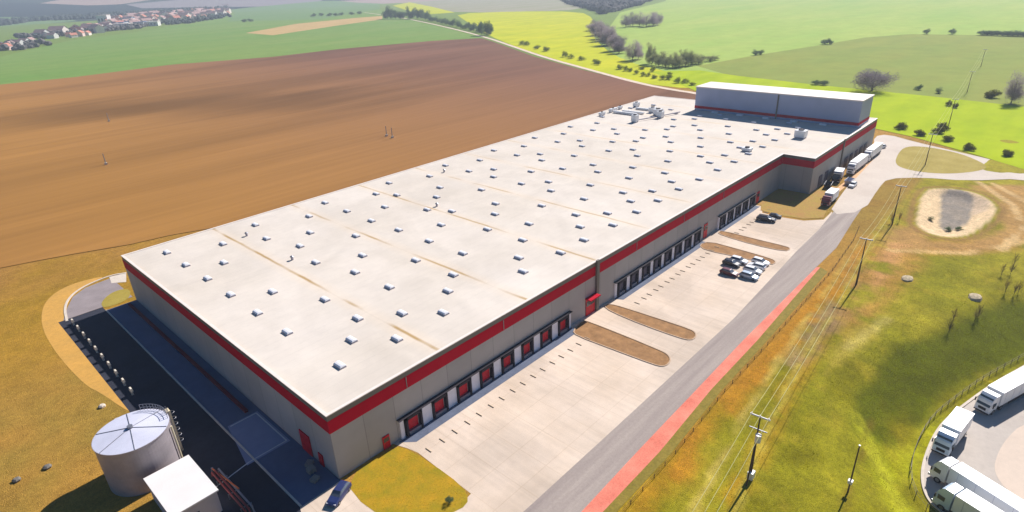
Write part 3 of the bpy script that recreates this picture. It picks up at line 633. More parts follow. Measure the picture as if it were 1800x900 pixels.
MB().tube([(186, 66, 12.6), (198, 62, 12.6), (210, 59, 12.6)], .25, 8).build('roof_duct', m_curb, wh)
for k in range(5): MB().box(218.2, 2+k*11, 11.9, 219.6, 4.5+k*11, 12.5).build('roof_box', m_sky, wh)
# docks on the long side
def dock(x, dm, w_=2.6):
    s = MB(); hw = w_/2
    s.box(x-hw-.35, -.75, .1, x-hw, -.02, 3.75).box(x+hw, -.75, .1, x+hw+.35, -.02, 3.75).box(x-hw-.35, -.75, 3.25, x+hw+.35, -.02, 3.78)
    o = s.build('dock_shelter', m_rubber, wh)
    d_ = MB().box(x-hw+.25, -.16, .75, x+hw-.25, -.03, 3.2).build('dock_door', dm, o)
    MB().box(x-hw, -.6, -.1, x+hw, -.03, .72).build('dock_leveller', m_steel, o)
for i, x in enumerate(DX):
    dock(x, m_door if i < 8 else m_doord)
for i in range(len(DX)):
    gap = (DX[i+1]-DX[i]) if i+1 < len(DX) else 99
    if gap < 7:
        wdt = gap-2.6-.85
        MB().box(DX[i]+gap/2-wdt/2, -.42, .0, DX[i]+gap/2+wdt/2, -.02, 3.85).build('dock_panel', m_panelw, wh)
for x in (DX[0]-2.35, DX[7]+2.3, DX[8]-2.2, DX[15]+2.2, DX[16]-2.1, DX[20]+2.1):
    MB().box(x-.35, -.42, .0, x+.35, -.02, 3.85).build('dock_panel', m_panelw, wh)
for a0, a1 in ((DX[0]-3, DX[7]+2.8), (DX[8]-2.8, DX[15]+2.8), (DX[16]-2.6, DX[20]+2.6)):
    MB().box(a0, -.8, 3.92, a1, -.02, 4.02).build('dock_rail', m_rubber, wh)
def red_door(x0, x1, z1, y=-.18):
    o = MB().box(x0, y, 0, x1, -.02, z1).build('entrance_door', m_door, wh); MB().box(x0+.15, y-.03, z1*.55, x1-.15, y, z1*.85).build('door_pane', m_glassd, o)
red_door(8.2, 9.5, 2.5); red_door(62.2, 66.0-.6, 4.2); red_door(116.7, 118.7, 4.2); red_door(152, 154, 3.8)
MB().box(62.0, -1.6, 4.25, 65.6, -.02, 4.5).build('door_canopy', m_red, wh)
# far wall section: doors
for x in (178, 184, 205, 211, 217, 223, 229):
    MB().box(x, -DN-.2, .6, x+3, -DN-.02, 4.2).build('dock_door', m_doord, wh)
# red doors and canopy on the shaded service side
o = MB().box(-.2, 7.4, 0, -.02, 10.4, 4.0).build('entrance_door', m_door, wh)
MB().box(-.2, 4.0, 0, -.02, 5.2, 2.3).build('entrance_door', m_door, wh)
rk = MB().box(-2.3, 26.5, .04, -1.7, 88.5, .5).build('guard_kerb', mat('faded_red_paint', S(112, 26, 40), .8, .6, amp=.3)); tag(rk, 'long low red guard kerb in the shade along the service side wall', 'kerb')
# dark strips before the docks: wall-foot shade painted in as ground colour
surf('dock_shade_strip', [(10.8, -.45), (56.6, -.45), (56.6, -2.6), (12.8, -2.6)], .032, mat('painted_dock_shade', S(96, 104, 124), .8, .5, amp=.15, fine=(2, .1)))
surf('dock_shade_strip', [(72.6, -.45), (115, -.45), (115, -2.3), (73.6, -2.3)], .032, MATS['painted_dock_shade'])
surf('dock_shade_strip', [(124.8, -.45), (150.4, -.45), (150.4, -2.2), (124.8, -2.2)], .032, MATS['painted_dock_shade'])
# wheel guides
wg0 = None
for x in DX:
    for s_ in (-1.45, 1.45):
        if wg0 is None:
            mb = MB().box(-.09, -.7, 0, .09, .7, .13, .04)
            wg0 = mb.build('wheel_guide', mat('dull_yellow_steel', S(196, 176, 150), .7, 2, amp=.2)); w_ = wg0
            tag(w_, 'short steel wheel guide bar on the concrete before the loading docks', 'wheel guide', 'wheel guides before the docks')
        else: w_ = wg0.copy(); COL.objects.link(w_)
        w_.location = (x+s_, -5.6, .02)

# ------------------------------------------------------------------ tank, pump house, pipework
m_tank = mat('tank_steel', S(176, 166, 170), .5, .35, amp=.12, metal=.25, fine=(2, .05))
m_tanktop = mat('tank_roof_steel', S(206, 206, 222), .5, .3, amp=.08)
TX, TY, TR, TH = -19.0, 24.7, 5.05, 8.0
tk = empty('storage_tank', (TX, TY, 0)); tag(tk, 'round grey steel storage tank with a low cone roof beside the pump house', 'tank')
def cyl(mb, r, z0, z1, n_=64, x=0, y=0, r1=None):
    return mb.tube([(x, y, z0), (x, y, z1)], r, n_, r1)
mb = MB()
for k in range(5): cyl(mb, TR+(.012 if k % 2 else 0), k*TH/5, (k+1)*TH/5, 72)
mb.build('shell', m_tank, tk)
cyl(MB(), TR+.12, TH, TH+.14, 72).build('rim', m_tank, tk)
mb = MB(); n_ = 72; vs = [((TR+.05)*math.cos(2*math.pi*i/n_), (TR+.05)*math.sin(2*math.pi*i/n_), TH+.15) for i in range(n_)]+[(0, 0, TH+.75)]
mb.add(vs, [(i, (i+1) % n_, n_) for i in range(n_)]); mb.build('cone_roof', m_tanktop, tk)
mb = MB()
for a in (0.35, 1.4, 2.44, 3.5, 4.5, 5.6): mb.tube([(.2*math.cos(a), .2*math.sin(a), TH+.76), (TR*math.cos(a), TR*math.sin(a), TH+.19)], .06, 5)
mb.build('roof_seams', m_steel, tk)
cyl(MB(), .4, TH+.6, TH+1.1, 16).build('roof_hatch', m_steel, tk)
mb = MB()   # railing over the ladder side
for i in range(13):
    a = -.25+1.25*i/12; mb.tube([((TR-.1)*math.cos(a), (TR-.1)*math.sin(a), TH+.15), ((TR-.1)*math.cos(a), (TR-.1)*math.sin(a), TH+1.25)], .045, 5)
for z in (.7, 1.25): mb.tube([((TR-.1)*math.cos(-.25+1.25*i/12), (TR-.1)*math.sin(-.25+1.25*i/12), TH+z) for i in range(13)], .045, 5)
mb.build('railing', m_steel, tk)
mb = MB(); la = .05; ex, ey = math.cos(la), math.sin(la)
for s_ in (-.3, .3): mb.tube([((TR+.25)*ex-s_*ey, (TR+.25)*ey+s_*ex, .2), ((TR+.25)*ex-s_*ey, (TR+.25)*ey+s_*ex, TH+1.2)], .05, 5)
for k in range(26): mb.tube([((TR+.25)*ex+.3*ey, (TR+.25)*ey-.3*ex, .4+k*.3), ((TR+.25)*ex-.3*ey, (TR+.25)*ey+.3*ex, .4+k*.3)], .03, 4)
for k in range(6):
    z = 2.4+k*1.1; mb.tube([((TR+.25+.45*(1-math.cos(t)))*ex-.42*math.sin(t)*ey, (TR+.25+.45*(1-math.cos(t)))*ey+.42*math.sin(t)*ex, z) for t in [math.pi*2*j/12 for j in range(13)]], .03, 4)
mb.build('ladder', m_steel, tk)
mb = MB(); mb.tube([((TR+.3)*math.cos(-.55), (TR+.3)*math.sin(-.55), .3), ((TR+.3)*math.cos(-.55), (TR+.3)*math.sin(-.55), TH-.4)], .16, 8); mb.build('feed_pipe', mat('cream_pipe', S(226, 212, 180), .5, 1, amp=.08), tk)
MB().box(TR-.05, .5, .0, TR+.7, 1.6, TH+.1).build('ladder_shaft', mat('cream_panel', S(232, 214, 178), .6, .7, amp=.08), tk)

m_phw = mat('pump_house_wall', S(190, 182, 186), .7, .5, amp=.08)
ph = empty('pump_house', (-17.4, 12.8, 0)); tag(ph, 'small square pump house with a flat white roof next to the tank', 'building')
MB().box(-2.95, -5.1, 0, 2.95, 5.1, 3.8).build('wall', m_phw, ph)
MB().box(-3.2, -5.35, 3.8, 3.2, 5.35, 4.02).build('roof', mat('white_roof_sheet', S(232, 226, 222), .6, .3, amp=.04), ph)
d_ = MB().box(2.96, -1.2, 0, 3.03, 1.0, 2.4).build('door', m_fascia, ph); MB().box(3.03, .7, 1.0, 3.12, .8, 1.25).build('handle', m_steel, d_)
MB().box(-1.2, -5.17, 1.3, .2, -5.11, 2.3).build('window', m_glassd, ph)
pr = empty('pipe_rack', (-12.6, 13.0, 0)); tag(pr, 'red pipes on a low steel rack beside the pump house', 'pipework')
for k, (dx, mm) in enumerate(((0, mat('red_pipe', S(150, 62, 60), .5, 1, amp=.15)), (.5, MATS['red_pipe']), (1.0, m_steel))):
    MB().tube([(dx, 2.5, .3), (dx, 2.2, 1.1), (dx, -9.0, 1.1), (dx, -9.3, .1)], .16, 8).build('pipe', mm, pr)
for y in (-8, -4, 0): MB().box(-.3, y-.08, 0, -.15, y+.08, .8).box(1.2, y-.08, 0, 1.35, y+.08, .8).box(-.3, y-.08, .8, 1.35, y+.08, .94).build('support', m_steel, pr)
bb = empty('barrier', (-12.2, 16.2, 0)); tag(bb, 'short steel post with an orange barrier arm near the pump house', 'barrier')
MB().tube([(0, 0, 0), (0, 0, 1.1)], .18, 8).build('post', m_steel, bb); MB().tube([(0, 0, 1.0), (.8, -7.6, 1.3)], .12, 8).build('arm', mat('orange_paint', S(226, 120, 70), .5, 1, amp=.1), bb)
# concrete block barrier at the edge of the service road, tops standing in the sun
m_post = mat('bare_concrete', S(226, 214, 196), .9, 1.5, amp=.1)
fp = MB().box(-.18, -.18, 0, .18, .18, 1.4, .04)
yy = 88.0; first = None; k = 0
while yy > 44:
    if first is None:
        first = empty('guard_post'); fp.build('post', m_post, first); MB().box(-.25, -.55, .9, .25, .55, 1.55, .1).build('cap', m_post, first)
        tag(first, 'squat pale concrete guard block at the shaded edge of the service road', 'guard post', 'guard blocks along the service road'); q_ = first
    else: q_ = copy_tree(first)
    q_.location = (-13.7, yy, 0); yy -= 4.4; k += 1
for i, (x, y) in enumerate([(-2.0, 4.6), (-2.6, 2.6), (-1.4, 6.2)]):
    p_ = empty('pallet_stack', (x, y, .04), .3*i); tag(p_, ['pile of grey pallets by the red side door', 'low pile of pallets nearest the warehouse corner', 'pile of pallets farther along the shaded wall'][i], 'pallets', 'pallets by the side door')
    mb = MB()
    for k in range(4+2*(i == 0)):
        for j in range(5): mb.box(-.6, -.5+j*.22, k*.15+.1, .6, -.38+j*.22, k*.15+.13)
        for j in (-.55, -.05, .45): mb.box(j, -.5, k*.15, j+.1, .5, k*.15+.1)
    mb.build('boards', mat('weathered_wood', S(170, 160, 150), .9, 2, amp=.2), p_)

# ------------------------------------------------------------------ vehicles
def loft(sections, name, m, parent, smooth=False):
    "sections: list of (x, halfwidth_bottom, halfwidth_top, z0, z1)"
    mb = MB(); vs = []
    for x, wb, wt, z0, z1 in sections:
        zc = z0+(z1-z0)*.55
        vs += [(x, -wb*.96, z0), (x, -wb, z0+(zc-z0)*.5), (x, -wb, zc), (x, -wt, z1), (x, wt, z1), (x, wb, zc), (x, wb, z0+(zc-z0)*.5), (x, wb*.96, z0)]
    n_ = len(sections); fs = [(k*8+i, k*8+(i+1) % 8, (k+1)*8+(i+1) % 8, (k+1)*8+i) for k in range(n_-1) for i in range(8)]
    fs += [tuple(range(8))[::-1], tuple((n_-1)*8+i for i in range(8))]
    return mb.add(vs, fs).build(name, m, parent, smooth=smooth)
m_rim = mat('wheel_rim', S(150, 150, 155), .4, 3, amp=.1, metal=.6)
m_lamp = mat('headlamp_glass', S(230, 230, 235), .15, 3, amp=.05, spec=.7)
m_tail = mat('tail_lamp', S(180, 14, 14), .3, 3, amp=.1)
def wheels(root, xs, hw, r, wd=.25):
    for x in xs:
        for s_ in (-1, 1):
            o = MB().tube([(x, s_*hw-s_*wd, r), (x, s_*hw, r)], r, 16).build('wheel', m_tyre, root)
            MB().tube([(x, s_*hw, r), (x, s_*(hw+.02), r)], r*.58, 12).build('rim', m_rim, o)
def make_car(paint, kind='hatch'):
    root = empty('parked_car')
    L = 2.2 if kind != 'estate' else 2.45
    loft([(-L, .74, .66, .45, .85), (-L+.12, .86, .76, .3, .98), (-L+.7, .9, .82, .22, 1.02), (0, .9, .84, .2, 1.0), (L-1.2, .9, .8, .2, .96), (L-.35, .87, .72, .24, .82), (L-.05, .78, .6, .32, .66), (L, .66, .5, .4, .58)], 'body', paint, root)
    cab = [(-L+.15, .78, .62, .95, 1.02), (-L+.55, .8, .62, .95, 1.38), (-.6, .8, .64, .95, 1.46), (.25, .8, .62, .95, 1.42), (L-1.25, .78, .6, .93, .97)]
    loft(cab, 'window', mat('car_glass', (.10, .12, .155, 1), .15, 2, amp=.2, spec=.6), root)
    MB().prism([(-L+.5, -.58), (.3, -.6), (.3, .6), (-L+.5, .58)], 1.40, 1.48).build('roof_panel', paint, root, bevel=.03)
    wheels(root, (-L+.85, L-.85), .9, .32, .22)
    for s_ in (-1, 1):
        MB().box(L-.28, s_*.62-.14, .56, L-.06, s_*.62+.14, .7).build('headlight', m_lamp, root)
        MB().box(-L-.01, s_*.66-.1, .7, -L+.1, s_*.66+.1, .9).build('tail_light', m_tail, root)
    return root
P_white = mat('car_paint_white', S(238, 238, 240), .25, .5, amp=.02, spec=.6)
P_silver = mat('car_paint_silver', S(176, 190, 206), .3, .5, amp=.03, spec=.6, metal=.3)
P_black = mat('car_paint_black', S(34, 34, 44), .25, .5, amp=.05, spec=.6)
P_maroon = mat('car_paint_maroon', S(96, 20, 44), .3, .5, amp=.05, spec=.6)
CARS = [((1282, 479), P_maroon, -1, 'dark maroon car parked alone at the near end of the inner row', 'parked_car'),
        ((1286, 462.5), P_black, -1, 'black car parked between the maroon car and a white car', 'parked_car'),
        ((1299, 457.5), P_white, -1, 'white car parked beyond the black car in the inner row', 'parked_car'),
        ((1317, 485), P_silver, -1, 'silver blue car at the near end of the outer row of parked cars', 'parked_car'),
        ((1323, 475), P_white, -1, 'white car parked directly behind the silver blue car', 'parked_car'),
        ((1330, 467.5), P_white, 1, 'white car third from the silver blue car in the outer row', 'parked_car'),
        ((1337, 460), P_white, -1, 'white car parked farthest out next to the brown planting strip', 'parked_car')]
for (px, py), paint, sg, lab, nm in CARS:
    c = make_car(paint); x, y = G(px, py, .6); c.location = (x, y, .02); c.rotation_euler = (0, 0, R(90*sg+random.uniform(-3, 3))); tag(c, lab, 'car', 'cars parked on the forecourt'); c.scale = (1.0, 1.0, 1.0)
c = make_car(P_black, 'estate'); x, y = G(1347, 385, .6); c.location = (x, y, .02); c.rotation_euler = (0, 0, R(-82)); tag(c, 'long black estate car standing alone near the inner corner of the warehouse', 'car'); c.scale = (1.1, 1.1, 1.15)
c = make_car(P_black); x, y = G(1363, 379, .6); c.location = (x, y, .02); c.rotation_euler = (0, 0, R(-75)); tag(c, 'small dark car just beyond the long black estate', 'car'); c.scale = (.8, .85, .85)
c = make_car(P_white); x, y = G(1499, 325, .6); c.location = (x, y, .06); c.rotation_euler = (0, 0, R(180)); tag(c, 'white car driving on the road past the far loading area', 'car')
c = make_car(P_white); x, y = G(1548, 258, .6); c.location = (x, y, .06); c.rotation_euler = (0, 0, R(150)); tag(c, 'white car parked by the far end corner of the warehouse', 'car')

c = make_car(mat('car_paint_blue', S(44, 56, 104), .3, .5, amp=.05, spec=.6)); c.location = (-1.9, -3.0, .045); c.rotation_euler = (0, 0, R(205)); tag(c, 'dark blue car parked half in the shade at the near corner of the warehouse', 'car')
m_box = mat('trailer_white', S(240, 240, 242), .4, .3, amp=.03, spec=.4)
m_boxs = mat('trailer_side_grey', S(205, 205, 218), .4, .4, amp=.05, spec=.4)
m_chassis = mat('chassis_dark', S(48, 46, 50), .7, 2, amp=.2)
def make_truck(Ltr, cabpaint, name='semi_truck', box_h=4.0, cab_h=3.7, glass=m_glassd, gap=.55, sidem=None):
    "front bumper at x=0, body runs towards -x"
    root = empty(name)
    cl = 2.3
    cab = loft([(-cl, 1.2, 1.15, .75, cab_h), (-1.2, 1.24, 1.16, .6, cab_h), (-.75, 1.24, 1.1, .5, cab_h-.35), (-.3, 1.22, 1.1, .45, 2.75), (-.02, 1.15, 1.05, .45, 1.5)], 'cab', cabpaint, root)
    MB().add([(-.72, -1.02, cab_h-.42), (-.72, 1.02, cab_h-.42), (-.06, 1.02, 1.72), (-.06, -1.02, 1.72), (-.62, -1.02, cab_h-.37), (-.62, 1.02, cab_h-.37), (.0, 1.02, 1.74), (.0, -1.02, 1.74)],
             [(4, 5, 6, 7), (0, 3, 2, 1), (0, 1, 5, 4), (1, 2, 6, 5), (2, 3, 7, 6), (3, 0, 4, 7)]).build('windscreen', glass, cab)
    for s_ in (-1, 1):
        MB().box(-1.5, s_*1.235-.02, 1.75, -.55, s_*1.235+.02, 2.5).build('side_window', glass, cab)
        MB().box(-.35, s_*1.42-.08, 1.8, -.2, s_*1.42+.08, 2.5).build('mirror', m_chassis, cab)
        MB().box(-.02, s_*.85-.2, .62, .05, s_*.85+.2, .85).build('headlight', m_lamp, cab)
    MB().box(-.02, -1.15, .4, .08, 1.15, .6).box(.0, -.6, .9, .03, .6, 1.4).build('bumper', m_chassis, cab)
    x0 = -cl-gap; x1 = x0-Ltr
    bx = MB().box(x1, -1.27, 1.15, x0, 1.27, box_h).build('cargo_box', sidem or m_box, root, bevel=.04)
    MB().box(x1+.05, -1.29, box_h-.12, x0-.02, 1.29, box_h+.015).build('roof_edge', m_box, bx)
    mb = MB()
    for k in range(int(Ltr/2.4)):
        xx = x0-1.2-k*2.4
        for s_ in (-1, 1): MB().box(xx-.03, s_*1.28-.012, 1.2, xx+.03, s_*1.28+.012, box_h-.15).build('side_rib', m_boxs, bx)
    MB().box(x1-.03, -1.2, 1.2, x1, -.02, box_h-.15).box(x1-.03, .02, 1.2, x1, 1.2, box_h-.15).build('rear_doors', m_boxs, bx)
    MB().box(x1+.1, -.5, .75, -.6, .5, 1.12).box(x1+1, -1.2, .45, x0-3.2, -1.12, 1.05).box(x1+1, 1.12, .45, x0-3.2, 1.2, 1.05).build('chassis', m_chassis, root)
    MB().box(x1-.05, -1.15, .5, x1+.05, 1.15, .75).build('rear_bumper', m_chassis, root)
    wheels(root, (-1.35,), 1.22, .5, .32)
    if Ltr > 9:
        wheels(root, (x0-.9, x1+1.6, x1+2.9, x1+4.2), 1.22, .5, .5)
    else: wheels(root, (x1+1.8,), 1.22, .5, .5)
    return root
def place_truck(t, front_px, rear_px, zroof, zg, label, group=None):
    f = Vector(G(*front_px, zroof)); r_ = Vector(G(*rear_px, zroof)); d = (f-r_).normalized()
    t.location = (f.x, f.y, zg); t.rotation_euler = (0, 0, math.atan2(d.y, d.x)); tag(t, label, 'truck', group)
P_blue = mat('cab_paint_pale_blue', S(196, 214, 232), .3, .5, amp=.04, spec=.6)
P_maro = mat('cab_paint_dark_red', S(120, 24, 50), .3, .5, amp=.04, spec=.6)
yz = ZY+.02
t1 = make_truck(13.6, m_white); place_truck(t1, (1733, 697), (1803, 659), ZY+3.6, yz, 'white articulated truck with a long trailer on the upper edge of the truck yard', 'trucks parked in the truck yard')
t2 = make_truck(6.6, P_blue, 'box_truck'); place_truck(t2, (1660, 770), (1706, 712), ZY+3.6, yz, 'short white box truck with a pale blue cab at the corner of the yard', 'trucks parked in the truck yard')
t3 = make_truck(13.6, m_white, cab_h=3.95, gap=.25); place_truck(t3, (1650, 799), (1800, 893), ZY+3.9, yz, 'long white articulated truck parked between the box truck and the lowest truck', 'trucks parked in the truck yard')
t4 = make_truck(13.6, P_blue, cab_h=3.95, gap=.25); place_truck(t4, (1656, 845), (1740, 898), ZY+3.9, yz, 'white articulated truck with a pale blue cab lowest in the yard', 'trucks parked in the truck yard')
t5 = make_truck(6.2, P_maro, 'box_truck', 3.6, 3.0); t5.location = (161.3, -17.6, .06); t5.rotation_euler = (0, 0, R(181)); tag(t5, 'white box truck with a dark red cab driving along the warehouse road', 'truck')
for k, (x, y, lab) in enumerate([(199, -13.8, 'white articulated truck standing close along the far wall, nearer of two in line'), (219, -13.6, 'white articulated truck standing close along the far wall, farther of two in line')]):
    t = make_truck(13.6, m_white); t.location = (x, y, .06); t.rotation_euler = (0, 0, R(180)); tag(t, lab, 'truck', 'trucks along the far wall')
t = make_truck(5.5, P_black, 'box_truck', 3.4, 3.0, sidem=m_boxs); t.location = (186.5, -13.0, .06); t.rotation_euler = (0, 0, R(188)); tag(t, 'small grey box truck with a black cab in front of the two parked in line', 'truck')
for i, (x, y) in enumerate([(189, -16.6), (181, -12.4)]):
    p_ = empty('waste_skip', (x, y, .08), R(8*i)); tag(p_, ['open grey steel skip beside the black cabbed box truck', 'open grey steel skip nearest the warehouse notch'][i], 'skip', 'skips by the far wall')
    mb = MB(); mb.add([(-1.6, -.9, 0), (1.6, -.9, 0), (1.6, .9, 0), (-1.6, .9, 0), (-2.3, -1, 1.5), (2.3, -1, 1.5), (2.3, 1, 1.5), (-2.3, 1, 1.5)], [(0, 3, 2, 1), (0, 1, 5, 4), (1, 2, 6, 5), (2, 3, 7, 6), (3, 0, 4, 7)])
    mb.build('hull', [m_boxs, m_chassis][i], p_); MB().box(-2.35, -1.08, 1.42, 2.35, -1, 1.54).box(-2.35, 1, 1.42, 2.35, 1.08, 1.54).build('rim', m_steel, p_)

# ------------------------------------------------------------------ power line
m_wood = mat('pole_wood', S(96, 78, 62), .9, 2, amp=.2)
m_wire = mat('aluminium_wire', S(206, 200, 140), .5, .5, amp=.08)
m_ins = mat('insulator', S(238, 230, 226), .4, 2, amp=.05)
LPTS = [(-36.0, -52.6), (39.6, -46.4), (113.2, -40.1), (157.6, -37.0), (226, -31.5), (300, -26), (390, -19), (500, -10)]
dv = (Vector(LPTS[2])-Vector(LPTS[1])).normalized(); nv = Vector((-dv.y, dv.x))
tops = []
labs = ['timber power pole with a pale crossarm and white transformer in the lower right meadow', 'timber power pole standing behind the nearest one in the orange grass', 'timber power pole beside the pale stone basin', 'timber power pole by the grassy road island', 'timber power pole at the start of the lime green field', 'timber power pole out in the lime green field', 'timber power pole farthest out in the fields']
for i, (x, y) in enumerate(LPTS):
    base = float(lev(np.array([x]), np.array([y]))[0]) if abs(y) < 165 and -90 < x < 300 else 0
    hh = 11.4
    att = [Vector((x, y, hh+.25))+Vector((nv.x*s_, nv.y*s_, 0)) for s_ in (-1.15, 0, 1.15)]
    tops.append(att)
    if i == 0: continue
    po = empty('power_pole', (x, y, base)); tag(po, labs[i-1], 'power pole', 'power poles on the line across the meadow')
    MB().tube([(0, 0, -.3), (0, 0, hh-base)], .16, 8, .1).build('pole', m_wood, po)
    if i <= 3: MB().tube([(dv.x*-1.6, dv.y*-1.6, 0), (0, 0, hh-base-2.2)], .12, 6, .1).build('brace', m_wood, po)
    mb = MB(); a_ = nv*1.35; mb.tube([(-a_.x, -a_.y, hh-base), (a_.x, a_.y, hh-base)], .13, 6); mb.build('crossarm', m_ins if i == 1 else m_steel, po)
    for s_ in (-1.15, 0, 1.15): MB().tube([(nv.x*s_, nv.y*s_, hh-base+.06), (nv.x*s_, nv.y*s_, hh-base+.3)], .09, 6).build('insulator', m_ins, po)
    if i == 1:
        MB().tube([(-a_.x*.9, -a_.y*.9, 9.2), (a_.x*.9, a_.y*.9, 9.2)], .09, 6).build('crossarm', m_steel, po)
        MB().tube([(-.55, -.35, 7.6), (-.55, -.35, 8.8)], .42, 12).build('transformer', m_ins, po)
        MB().box(-.5, -.45, .3, .5, .35, 1.5).build('switch_box', m_white, po)
for s_ in range(3):
    mb = MB()
    for i in range(len(tops)-1):
        a, b2 = tops[i][s_], tops[i+1][s_]
        mb.tube([tuple(a.lerp(b2, t/12)-Vector((0, 0, 1.3*4*(t/12)*(1-t/12)))) for t in range(13)], .03, 4)
    o = mb.build('power_wire', m_wire); tag(o, ['power wire on the meadow side of the crossarms', 'middle power wire over the pole tops', 'power wire on the warehouse side of the crossarms'][s_], 'wire', 'wires of the power line')
# leaning pole and telecom poles in the meadow
for (bpx, lab, hh) in [((1491, 862), 'dark slim pole with a white cap near the bottom edge in the green meadow', 8.5)]:
    x, y = G(*bpx); po = empty('utility_pole', (x, y, float(lev(np.array([x]), np.array([y]))[0]))); tag(po, lab, 'pole')
    MB().tube([(0, 0, -.3), (0, 0, hh)], .12, 8, .08).build('pole', m_wood, po); MB().tube([(0, 0, hh), (0, 0, hh+.15)], .13, 8).build('cap', m_ins, po); MB().box(-.3, -.3, 1.8, .3, .3, 2.3).build('box', m_ins, po)
for i, p in enumerate([(187, 290), (192, 214), (690, 243), (680, 240)]):
    x, y = G(*p); po = empty('marker_pole', (x, y, .16)); tag(po, ['grey post standing in the ploughed field nearest the loop road', 'grey post farther out in the ploughed field', 'right hand post of the pair in the middle of the ploughed field', 'left hand post of the pair in the middle of the ploughed field'][i], 'post', 'posts in the ploughed field')
    MB().tube([(0, 0, 0), (0, 0, 5)], .22, 6, .16).build('pole', m_steel, po); MB().box(-.5, -.5, 0, .5, .5, .9).build('footing', m_kerb, po)
for i, p in enumerate([(180, 715), (206, 740), (84, 822), (30, 845)]):
    x, y = G(*p); r_ = MB(); vs = []; n_ = 7
    for z, q in ((0, .5), (.3, .55), (.5, .3)): vs += [(q*(1+.25*random.random())*math.cos(2*math.pi*k/n_), q*(1+.25*random.random())*math.sin(2*math.pi*k/n_), z) for k in range(n_)]
    r_.add(vs, [(k*n_+j, k*n_+(j+1) % n_, (k+1)*n_+(j+1) % n_, (k+1)*n_+j) for k in range(2) for j in range(n_)]+[tuple(2*n_+j for j in range(n_))])
    o = r_.build('boulder', m_kerb if i < 2 else m_fascia, loc=(x, y, 0)); tag(o, ['pale boulder in the dry grass left of the service road', 'pale boulder at the far foot of the tank', 'small grey boulder in the dry grass left of the tank', 'small grey boulder near the lower left corner of the dry grass'][i], 'boulder')

# fences
def rail_fence(pts, name, label, h, spacing, m, zf, rails=(.5, 1.0), pr_=.06):
    fe = empty(name, (pts[0][0], pts[0][1], 0)); tag(fe, label, 'fence'); o0 = Vector((pts[0][0], pts[0][1], 0))
    acc = 0; P = [Vector((*p, 0)) for p in pts]; posts = []; posts.append(P[0])
    for a, b2 in zip(P, P[1:]):
        L_ = (b2-a).length; 
        while acc+L_ >= spacing:
            t = (spacing-acc)/L_; a = a.lerp(b2, t); posts.append(a.copy()); L_ = (b2-a).length; acc = 0
        acc += L_
    tp = []; pm = None
    for p in posts:
        z = zf(p.x, p.y); q = p-o0; tp.append(Vector((q.x, q.y, z)))
        if pm is None: pm = c = MB().box(-pr_, -pr_, -.2, pr_, pr_, h).build('post', m, fe)
        else: c = pm.copy(); COL.objects.link(c); c.parent = fe
        c.location = (q.x, q.y, z)
    mb = MB()
    for a, b2 in zip(tp, tp[1:]):
        for rh in rails: mb.tube([tuple(a+Vector((0, 0, rh))), tuple(b2+Vector((0, 0, rh)))], pr_*.6, 4)
    mb.build('rails', m, fe); return fe
lz = lambda x, y: float(lev(np.array([x]), np.array([y]))[0])
m_fpost = mat('fence_wood', S(150, 140, 124), .9, 2, amp=.2)
rail_fence(offset_line(yl, 1.6 if sdist(np.array([offset_line(yl, 1.6)[20][0]]), np.array([offset_line(yl, 1.6)[20][1]]), YARD)[0] > 0 else -1.6), 'rail_fence', 'grey post and rail fence curving round the truck yard', 1.2, 2.5, m_fpost, lz, (.55, 1.1), .05)
rail_fence(GL([(1020, 1000), (1090, 908), (1186, 800), (1275, 688), (1352, 604), (1462, 478), (1500, 424), (1512, 396)]), 'wire_fence', 'low dark wire fence beside the red footpath', .9, 3.2, m_wood, lz, (.4, .85), .04)

# ------------------------------------------------------------------ vegetation
def leafmat(name, c1, c2):
    "foliage lets part of the light through"
    m = mat(name, c1, .9, 1.1, col2=c2, spec=.1, fine=(5, .25)); n = m.node_tree; b = n.nodes['Principled BSDF']; out = n.nodes['Material Output']
    tr_ = n.nodes.new('ShaderNodeBsdfTranslucent'); mx = n.nodes.new('ShaderNodeMixShader'); mx.inputs[0].default_value = .42
    n.links.new(b.inputs['Base Color'].links[0].from_socket, tr_.inputs[0]); n.links.new(b.outputs[0], mx.inputs[1]); n.links.new(tr_.outputs[0], mx.inputs[2]); n.links.new(mx.outputs[0], out.inputs[0]); return m
m_twig = leafmat('bare_twigs', S(188, 170, 176), S(150, 136, 144)); m_twig2 = leafmat('budding_twigs', S(178, 178, 128), S(150, 152, 104))
m_leafd = leafmat('dark_evergreen', S(104, 126, 92), S(126, 142, 98)); m_leafg = leafmat('spring_leaf', S(148, 156, 44), S(122, 130, 44)); m_bark = mat('bark', S(100, 88, 78), .9, 3, amp=.25)
m_leafy = leafmat('hedge_leaf', S(126, 122, 52), S(96, 98, 40))
